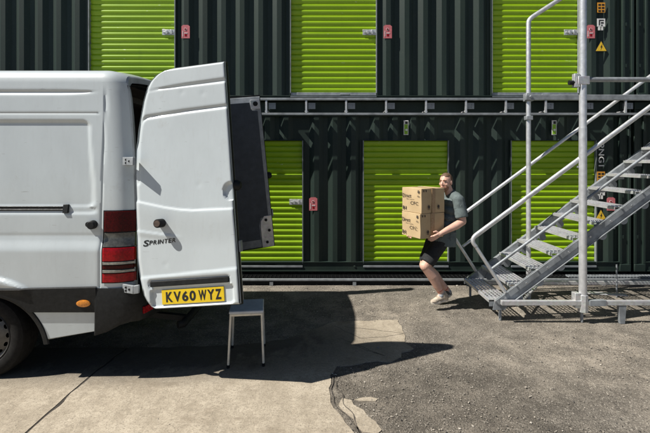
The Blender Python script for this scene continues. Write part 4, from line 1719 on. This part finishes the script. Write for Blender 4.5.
def carton(k, label):
    z0 = BZ + k * (BH + 0.003)
    c = BC + (BD * BW + BL * BLEN) / 2 + Vector((0, 0, z0))
    if k:
        c += BD * 0.006
    ang = math.atan2(BD.y, BD.x)
    root = thing('cardboard_box', label, 'box', c, 'cartons carried by the person')
    root.rotation_euler = (0, 0, ang + (R(1.6) if k else R(-0.6)))
    hx, hy = BW / 2, BLEN / 2
    m = MB()
    # slightly bellied carton
    n = 8
    rings = []
    for j in range(n + 1):
        z = BH * j / n
        bulge = 0.006 * math.sin(math.pi * j / n)
        ring = []
        for i in range(n):
            t = i / n
            ring.append((-hx + 2 * hx * t, -hy - bulge * math.sin(math.pi * t), z))
        for i in range(n):
            t = i / n
            ring.append((hx + bulge * math.sin(math.pi * t), -hy + 2 * hy * t, z))
        for i in range(n):
            t = i / n
            ring.append((hx - 2 * hx * t, hy + bulge * math.sin(math.pi * t), z))
        for i in range(n):
            t = i / n
            ring.append((-hx - bulge * math.sin(math.pi * t), hy - 2 * hy * t, z))
        rings.append([(q[0] + 0.005 * noise.noise((q[0] * 6, q[1] * 6, q[2] * 6 + 9 * k)), q[1] + 0.005 * noise.noise((q[0] * 6 + 5, q[1] * 6, q[2] * 6 + 9 * k)), q[2]) for q in ring])
    m.loft(rings)
    m.build('carton_body', 'card', root, local=True, bevel=0.003)
    t = MB()
    t.box(-0.026, 0.026, -hy - 0.0108, -hy - 0.004, 0.0, BH)
    t.box(-0.026, 0.026, -hy, hy, BH + 0.0006, BH + 0.0012)
    t.build('tape', 'tape', root, smooth=False, local=True)
    # lettering on the sunlit end (local -x face) and symbols on the shaded face (local -y)
    p = MB()

    def on_end(s, y0, z0_, w, h, bold=0.02):
        vs, fs = text_geo(s, w, h, bold=bold)
        p.add([(-hx - 0.0105, y0 - v[0], z0_ + v[1]) for v in vs], fs)

    def on_side(s, x0, z0_, w, h, bold=0.02):
        vs, fs = text_geo(s, w, h, bold=bold)
        p.add([(x0 + v[0], -hy - 0.0112, z0_ + v[1]) for v in vs], fs)
    on_end('Direct', 0.160, 0.175, 0.165, 0.046, 0.008)
    on_end('office supplies', 0.09, 0.148, 0.15, 0.016, 0.0)
    on_end('CFC', 0.01, 0.095, 0.14, 0.038, 0.0)
    on_end('B1', 0.155, 0.028, 0.07, 0.040, 0.03)
    on_end('8', -0.118, 0.235, 0.035, 0.035, 0.04)
    on_end('4b', -0.11, 0.19, 0.045, 0.02, 0.0)
    on_side('11', -0.158, 0.25, 0.05, 0.025, 0.05)
    for x0 in (-0.085, 0.062):                        # upright arrows above a bar
        if k == 0 and x0 > 0:
            continue
        p.add([(x0, -hy - 0.0112, 0.055), (x0 + 0.028, -hy - 0.0112, 0.055), (x0 + 0.028, -hy - 0.0112, 0.075), (x0 + 0.034, -hy - 0.0112, 0.075), (x0 + 0.014, -hy - 0.0112, 0.098), (x0 - 0.006, -hy - 0.0112, 0.075), (x0, -hy - 0.0112, 0.075)], [(0, 1, 2, 3, 4, 5, 6)])
        p.add([(x0 - 0.004, -hy - 0.0112, 0.042), (x0 + 0.032, -hy - 0.0112, 0.042), (x0 + 0.032, -hy - 0.0112, 0.048), (x0 - 0.004, -hy - 0.0112, 0.048)], [(0, 1, 2, 3)])
    p.build('carton_print', 'print', root, smooth=False, fix=False, local=True)


carton(0, 'lower of the two brown cartons, resting on the hands of the person')
carton(1, 'upper of the two brown cartons, resting on another carton below the face')

# ------------------------------------------------------------------ person
def fused(mb, name, mat, parent, voxel, smooth_iter=4):
    """Melt overlapping pieces into one continuous surface."""
    loc = world_loc(parent)
    me = mb.mesh(name + '_pieces', mat, loc, False)
    o = bpy.data.objects.new(name + '_pieces', me)
    COL.objects.link(o)
    r = o.modifiers.new('r', 'REMESH')
    r.mode = 'VOXEL'
    r.voxel_size = voxel
    s = o.modifiers.new('s', 'SMOOTH')
    s.factor = 0.5
    s.iterations = smooth_iter
    dg = bpy.context.evaluated_depsgraph_get()
    dg.update()
    out = bpy.data.meshes.new_from_object(o.evaluated_get(dg))
    out.name = name
    bpy.data.objects.remove(o)
    out.materials.clear()
    out.materials.append(MAT[mat])
    for p in out.polygons:
        p.use_smooth = True
    q = bpy.data.objects.new(name, out)
    COL.objects.link(q)
    q.parent = parent
    return q


def person():
    O = Vector((1.487, 5.38, 0))
    K = 0.95
    root = thing('person', 'person in grey t-shirt and black shorts walking and carrying two cartons', 'person', O)
    F = Vector((-0.97, -0.25, 0)).normalized()
    L = Vector((0.25, -0.97, 0)).normalized()

    def P(f, l, z):
        return O + F * (f * K) + L * (l * K) + Vector((0, 0, 0.09 + z * K))
    body = MB(0.95)
    # ---- torso under the shirt
    yaw = Matrix((F, L, Vector((0, 0, 1)))).transposed()
    spine = [(0.055, 0.84, 0.105, 0.160), (0.015, 0.95, 0.108, 0.150), (-0.04, 1.06, 0.112, 0.155), (-0.075, 1.16, 0.118, 0.175), (-0.10, 1.25, 0.108, 0.175), (-0.112, 1.32, 0.075, 0.13)]
    for f, z, a, b in spine:
        body.ball(P(f, 0, z), (a, b, 0.085), yaw)
    HC = P(-0.008, 0.012, 1.522)
    body.limb([P(-0.105, 0, 1.30), P(-0.055, 0.005, 1.40), P(-0.03, 0.008, 1.46)], [0.068, 0.057, 0.055])
    # ---- legs
    legs = {1: ((0.085, 0.085, 0.80), (0.335, 0.10, 0.468), (0.10, 0.105, 0.105)), -1: ((0.085, -0.085, 0.80), (0.25, -0.085, 0.43), (-0.105, -0.09, 0.055))}
    for s, (h, k, a) in legs.items():
        h, k, a = Vector(h), Vector(k), Vector(a)
        body.limb([P(*h), P(*(h.lerp(k, 0.5) + Vector((0, 0, -0.012)))), P(*k)], [0.106, 0.090, 0.064])
        c = k.lerp(a, 0.32) + Vector((-0.030, 0, -0.018))
        body.limb([P(*k), P(*c), P(*k.lerp(a, 0.7)), P(*a)], [0.062, 0.069, 0.052, 0.040])
        body.ball(P(*(k + Vector((0.018, 0, 0.006)))), 0.048)
        body.limb([P(*a), P(a.x + 0.05, a.y, a.z - 0.055)], [0.036, 0.032])
    # ---- arms
    arms = {1: (P(-0.085, 0.185, 1.295), P(-0.115, 0.235, 1.035), Vector((1.360, 5.088, 0.947))),
            -1: (P(-0.085, -0.185, 1.295), P(-0.02, -0.275, 1.04), BC + BD * 0.24 + BL * (BLEN + 0.035) + Vector((0, 0, 0.918)))}
    for s, (sh, el, wr) in arms.items():
        body.limb([sh, sh.lerp(el, 0.5), el], [0.066, 0.057, 0.046])
        mid = el.lerp(wr, 0.30) + Vector((0, 0, -0.006))
        body.limb([el, mid, el.lerp(wr, 0.7), wr], [0.046, 0.050, 0.039, 0.029])
    # ---- hands: palm against the box, four fingers under its edge, thumb on its face
    def hand(wr, kn_dir, under, face_n, up):
        """wr wrist, kn_dir from wrist to knuckles, under: finger direction below the box, face_n: out of the box face"""
        kn_dir = kn_dir.normalized()
        across = kn_dir.cross(face_n).normalized()
        kc = wr + kn_dir * 0.085
        body.limb([wr, wr + kn_dir * 0.03], [0.027, 0.029])
        for t in (-1.5, -0.5, 0.5, 1.5):
            body.limb([wr + kn_dir * 0.022 + across * t * 0.009, kc + across * t * 0.0175], [0.019, 0.0155])
        for t, ln, cur in ((-1.5, 0.80, 0.0), (-0.5, 1.0, 0.12), (0.5, 0.95, 0.25), (1.5, 0.72, 0.38)):
            a = kc + across * t * 0.0185
            d1 = (kn_dir * (1.0 - cur) + under * (0.10 + cur) + across * t * 0.10).normalized()
            b = a + d1 * 0.040 * ln
            d2 = (kn_dir * (0.75 - cur) + under * 0.6).normalized()
            c = b + d2 * 0.027 * ln
            d3 = (under - kn_dir * 0.15 + Vector((0, 0, 0.05))).normalized()
            e = c + d3 * 0.020 * ln
            body.limb([a, b, c, e], [0.0118, 0.0105, 0.0095, 0.0085], 10)
        th0 = wr + kn_dir * 0.035 + up * 0.022
        th1 = th0 + (kn_dir * 0.55 + up * 0.65).normalized() * 0.036
        th2 = th1 + (kn_dir * 0.8 + up * 0.30).normalized() * 0.030
        body.limb([wr + kn_dir * 0.015 + up * 0.005, th0, th1, th2], [0.019, 0.0155, 0.0125, 0.0105], 10)
    nface = Vector((BD.y, -BD.x, 0))                      # out of the shaded face, towards the camera
    hand(arms[1][2] + Vector((0, 0, 0)), Vector((-0.92, -0.10, -0.55)), (-nface * 0.9 + Vector((-0.35, 0, -0.08))).normalized(), (nface + Vector((0, 0, -0.5))).normalized(), Vector((0.0, -0.12, 1)))
    nb = -nface
    hand(arms[-1][2], Vector((-0.80, -0.25, -0.42)), (-nb * 0.9 + Vector((-0.3, 0, -0.10))).normalized(), (nb + Vector((0, 0, -0.5))).normalized(), Vector((0, 0.12, 1)))
    # ---- head: local x right, y forward, z up
    hf = Vector((-0.68, -0.73, -0.02)).normalized()
    hr = hf.cross(Vector((0, 0, 1))).normalized()
    hu = hr.cross(hf).normalized()
    hrot = Matrix((hr, hf, hu)).transposed()

    def H(x, y, z):
        return HC + hrot @ Vector((x, y, z)) * K

    def hb(mb, c, r):
        mb.ball(H(*c), r, hrot, 20, 14)
    hb(body, (0, -0.012, 0.030), (0.074, 0.094, 0.088))
    hb(body, (0, 0.022, -0.010), (0.066, 0.072, 0.082))
    hb(body, (0, 0.036, -0.070), (0.050, 0.052, 0.042))
    hb(body, (0, 0.068, -0.096), (0.024, 0.020, 0.017))
    hb(body, (0, 0.078, 0.028), (0.052, 0.018, 0.013))
    for s in (-1, 1):
        hb(body, (s * 0.036, 0.060, -0.024), (0.026, 0.020, 0.022))
        hb(body, (s * 0.076, -0.008, -0.005), (0.010, 0.020, 0.032))
    body.limb([H(0, 0.088, 0.018), H(0, 0.106, -0.018), H(0, 0.104, -0.028)], [0.008, 0.0105, 0.0105])
    for s in (-1, 1):
        body.ball(H(s * 0.011, 0.095, -0.028), 0.0075)
    hb(body, (0, 0.088, -0.052), (0.024, 0.010, 0.005))
    hb(body, (0, 0.086, -0.064), (0.021, 0.010, 0.006))
    bd = fused(body, 'body', 'skin', root, 0.0042, 3)
    # ---- eyes, brows, mouth, beard, hair
    for s in (-1, 1):
        m = MB(0.95)
        m.ball(H(s * 0.031, 0.0765, 0.008), (0.0125, 0.0115, 0.0085), hrot, 14, 10)
        e = m.build('eye', 'eye', root)
        m = MB(0.95)
        m.ball(H(s * 0.031, 0.0855, 0.008), (0.0072, 0.004, 0.0072), hrot, 12, 8)
        m.build('iris', 'iris', e)
        m = MB(0.95)
        m.limb([H(s * 0.012, 0.096, 0.030), H(s * 0.032, 0.095, 0.034), H(s * 0.052, 0.083, 0.028)], [0.0045, 0.005, 0.003], 8)
        m.build('eyebrow', 'hair', root)
    m = MB(0.95)
    m.limb([H(-0.022, 0.091, -0.0575), H(0, 0.099, -0.057), H(0.022, 0.091, -0.0575)], [0.0035, 0.0055, 0.0035], 8)
    m.build('mouth', 'lip', root)

    def shell(centre, rad, keep, grow, name, mat, nu=56, nv=44, amp=0.003):
        m = MB(0.95)
        us = [2 * math.pi * i / nu for i in range(nu + 1)]
        vs = [-math.pi / 2 + math.pi * j / nv for j in range(nv + 1)]

        def fn(u, v):
            n = Vector((math.cos(v) * math.cos(u), math.cos(v) * math.sin(u), math.sin(v)))
            g = grow + amp * noise.noise(n * 9 + Vector((3, 1, 7)))
            return H(centre[0] + n.x * (rad[0] + g), centre[1] + n.y * (rad[1] + g), centre[2] + n.z * (rad[2] + g))

        def kp(u, v):
            n = Vector((math.cos(v) * math.cos(u), math.cos(v) * math.sin(u), math.sin(v)))
            j = 0.012 * noise.noise(n * 14)
            return keep(centre[0] + n.x * rad[0], centre[1] + j * 0.5 + n.y * rad[1], centre[2] + n.z * rad[2] + j)
        m.grid(fn, us, vs, 0, kp)
        o = m.build(name, mat, root)
        sd = o.modifiers.new('thick', 'SOLIDIFY')
        sd.thickness = 0.008
        sd.offset = -1
        return o
    shell((0, -0.012, 0.030), (0.074, 0.094, 0.088), lambda x, y, z: z > 0.068 + 0.42 * max(0, y - 0.03) + 2.2 * max(0, abs(x) - 0.05) * (y > 0) or (y < -0.020 and z > -0.045 - 0.2 * y) or (y < 0.004 and z > 0.02), 0.0045, 'hair', 'hair')
    shell((0, 0.034, -0.066), (0.052, 0.055, 0.048), lambda x, y, z: z < -0.046 - 0.0 * y and not (abs(x) < 0.026 and -0.070 < z < -0.044), 0.004, 'beard', 'beard', 40, 34, 0.002)
    # ---- shirt
    m = MB(0.95)
    sh = [(0.055, 0.780, 0.150, 0.200), (0.055, 0.840, 0.130, 0.192), (0.03, 0.90, 0.130, 0.176), (-0.005, 0.98, 0.130, 0.172), (-0.045, 1.06, 0.130, 0.172), (-0.078, 1.16, 0.132, 0.188), (-0.10, 1.25, 0.122, 0.190), (-0.112, 1.315, 0.088, 0.145)]
    for f, z, a, b in sh:
        m.ball(P(f, 0, z), (a, b, 0.082), yaw, 24, 14)
    m.limb([P(-0.108, 0, 1.325), P(-0.085, 0, 1.365)], [0.085, 0.066])
    m.limb([P(-0.10, -0.13, 1.325), P(-0.10, 0, 1.352), P(-0.10, 0.13, 1.325)], [0.060, 0.066, 0.060])
    for s in (-1, 1):
        a, e, _ = arms[s]
        m.limb([a, a.lerp(e, 0.45)], [0.075, 0.072])
        m.tube([a.lerp(e, 0.40), a.lerp(e, 0.80)], [0.074, 0.080], 20)
        m.limb([P(-0.10, s * 0.08, 1.325), a + Vector((0, 0, 0.002))], [0.062, 0.066])
    for ll in (-0.055, 0, 0.055):
        m.tube([P(0.025, ll, 0.90), P(0.048, ll, 0.715)], [0.140, 0.148], 28)
        m.tube([P(0.06, ll, 0.90), P(0.095, ll, 0.765)], [0.132, 0.138], 28)
    shirt = fused(m, 'shirt', 'shirt', root, 0.0065, 5)
    for v in shirt.data.vertices:                       # soft folds
        c = v.co
        k = 0.012 * noise.noise((c.x * 9, c.y * 9, c.z * 6)) + 0.009 * noise.noise((c.x * 22 + c.z * 14, c.y * 22, c.z * 12))
        v.co = c + v.normal * (k + 0.006)
    # ---- shorts
    m = MB(0.95)
    m.ball(P(0.075, 0, 0.80), (0.132, 0.170, 0.10), yaw, 24, 14)
    for s, (h, k, a) in legs.items():
        h, k = Vector(h), Vector(k)
        m.limb([P(*h), P(*h.lerp(k, 0.45))], [0.108, 0.100])
        m.tube([P(*h.lerp(k, 0.40)), P(*h.lerp(k, 0.89))], [0.101, 0.093], 22)
    so = fused(m, 'shorts', 'shorts', root, 0.0065, 4)
    for v in so.data.vertices:
        c = v.co
        v.co = c + v.normal * (0.006 * noise.noise((c.x * 13, c.y * 13, c.z * 16)))
    # ---- socks and shoes
    for s, (h, k, a) in legs.items():
        k, a = Vector(k), Vector(a)
        m = MB(0.95)
        m.limb([P(*k.lerp(a, 0.86)), P(*a), P(a.x + 0.02, a.y, a.z - 0.03)], [0.043, 0.041, 0.040])
        m.build('sock', 'sock', root)
        m = MB(0.95)
        m.tube([P(*k.lerp(a, 0.84)), P(*k.lerp(a, 0.875))], 0.0455, 16)
        m.build('sock_band', 'redcuff', root)
        if s == 1:
            heel, toe, pitch = Vector((0.008, a.y, 0.012)), Vector((0.258, a.y + 0.01, -0.022)), 0
        else:
            heel, toe, pitch = Vector((-0.165, a.y, 0.010)), Vector((0.072, a.y, -0.092)), 1
        ax = (toe - heel)
        ln = ax.length
        ax.normalize()
        W = ax
        U = Vector((-ax.z, 0, ax.x))
        Fa = (F * W.x + Vector((0, 0, 1)) * W.z).normalized()
        Ua = (F * U.x + Vector((0, 0, 1)) * U.z).normalized()
        rot = Matrix((Fa, L, Ua)).transposed()

        def S(t, y, z):
            return P(*(heel + ax * ln * t)) + L * (y * K) + Ua * (z * K)
        m = MB(0.95)
        m.ball(S(0.16, 0, 0.055), (0.048, 0.036, 0.048), rot)
        m.ball(S(0.34, 0, 0.060), (0.060, 0.038, 0.050), rot)
        m.ball(S(0.55, 0, 0.048), (0.065, 0.042, 0.038), rot)
        m.ball(S(0.76, 0, 0.038), (0.062, 0.044, 0.028), rot)
        m.limb([S(0.22, 0, 0.06), S(0.26, 0, 0.105)], [0.044, 0.043])
        shoe = fused(m, 'shoe', 'shoe' if s == 1 else 'shoeshade_lace', root, 0.005, 4)
        m = MB(0.95)
        outline = []
        for kk in range(28):
            t = 2 * math.pi * kk / 28
            xx = 0.5 - 0.5 * math.cos(t)
            wd = 0.040 * (math.sin(t) * (0.80 + 0.30 * sstep(0.2, 0.75, xx)))
            outline.append((xx, wd))
        rings = []
        for z, g in ((0.004, 0.97), (0.0, 0.94), (0.004, 1.0), (0.024, 1.02), (0.028, 0.98)):
            rings.append([S(0.5 + (x - 0.5) * g, w * g, z + 0.010 * sstep(0.75, 1.0, x)) for x, w in outline])
        m.loft(rings[1:])
        m.build('sole', 'sole', shoe)
        m = MB(0.95)
        for kk in range(4):
            t = 0.36 + 0.075 * kk
            m.limb([S(t, -0.022, 0.105 - 0.010 * kk - 0.012), S(t + 0.01, 0, 0.110 - 0.012 * kk), S(t, 0.022, 0.105 - 0.010 * kk - 0.012)], [0.004] * 3, 6)
        m.build('lace', 'sole' if s == -1 else 'shoeshade_lace', shoe)


person()
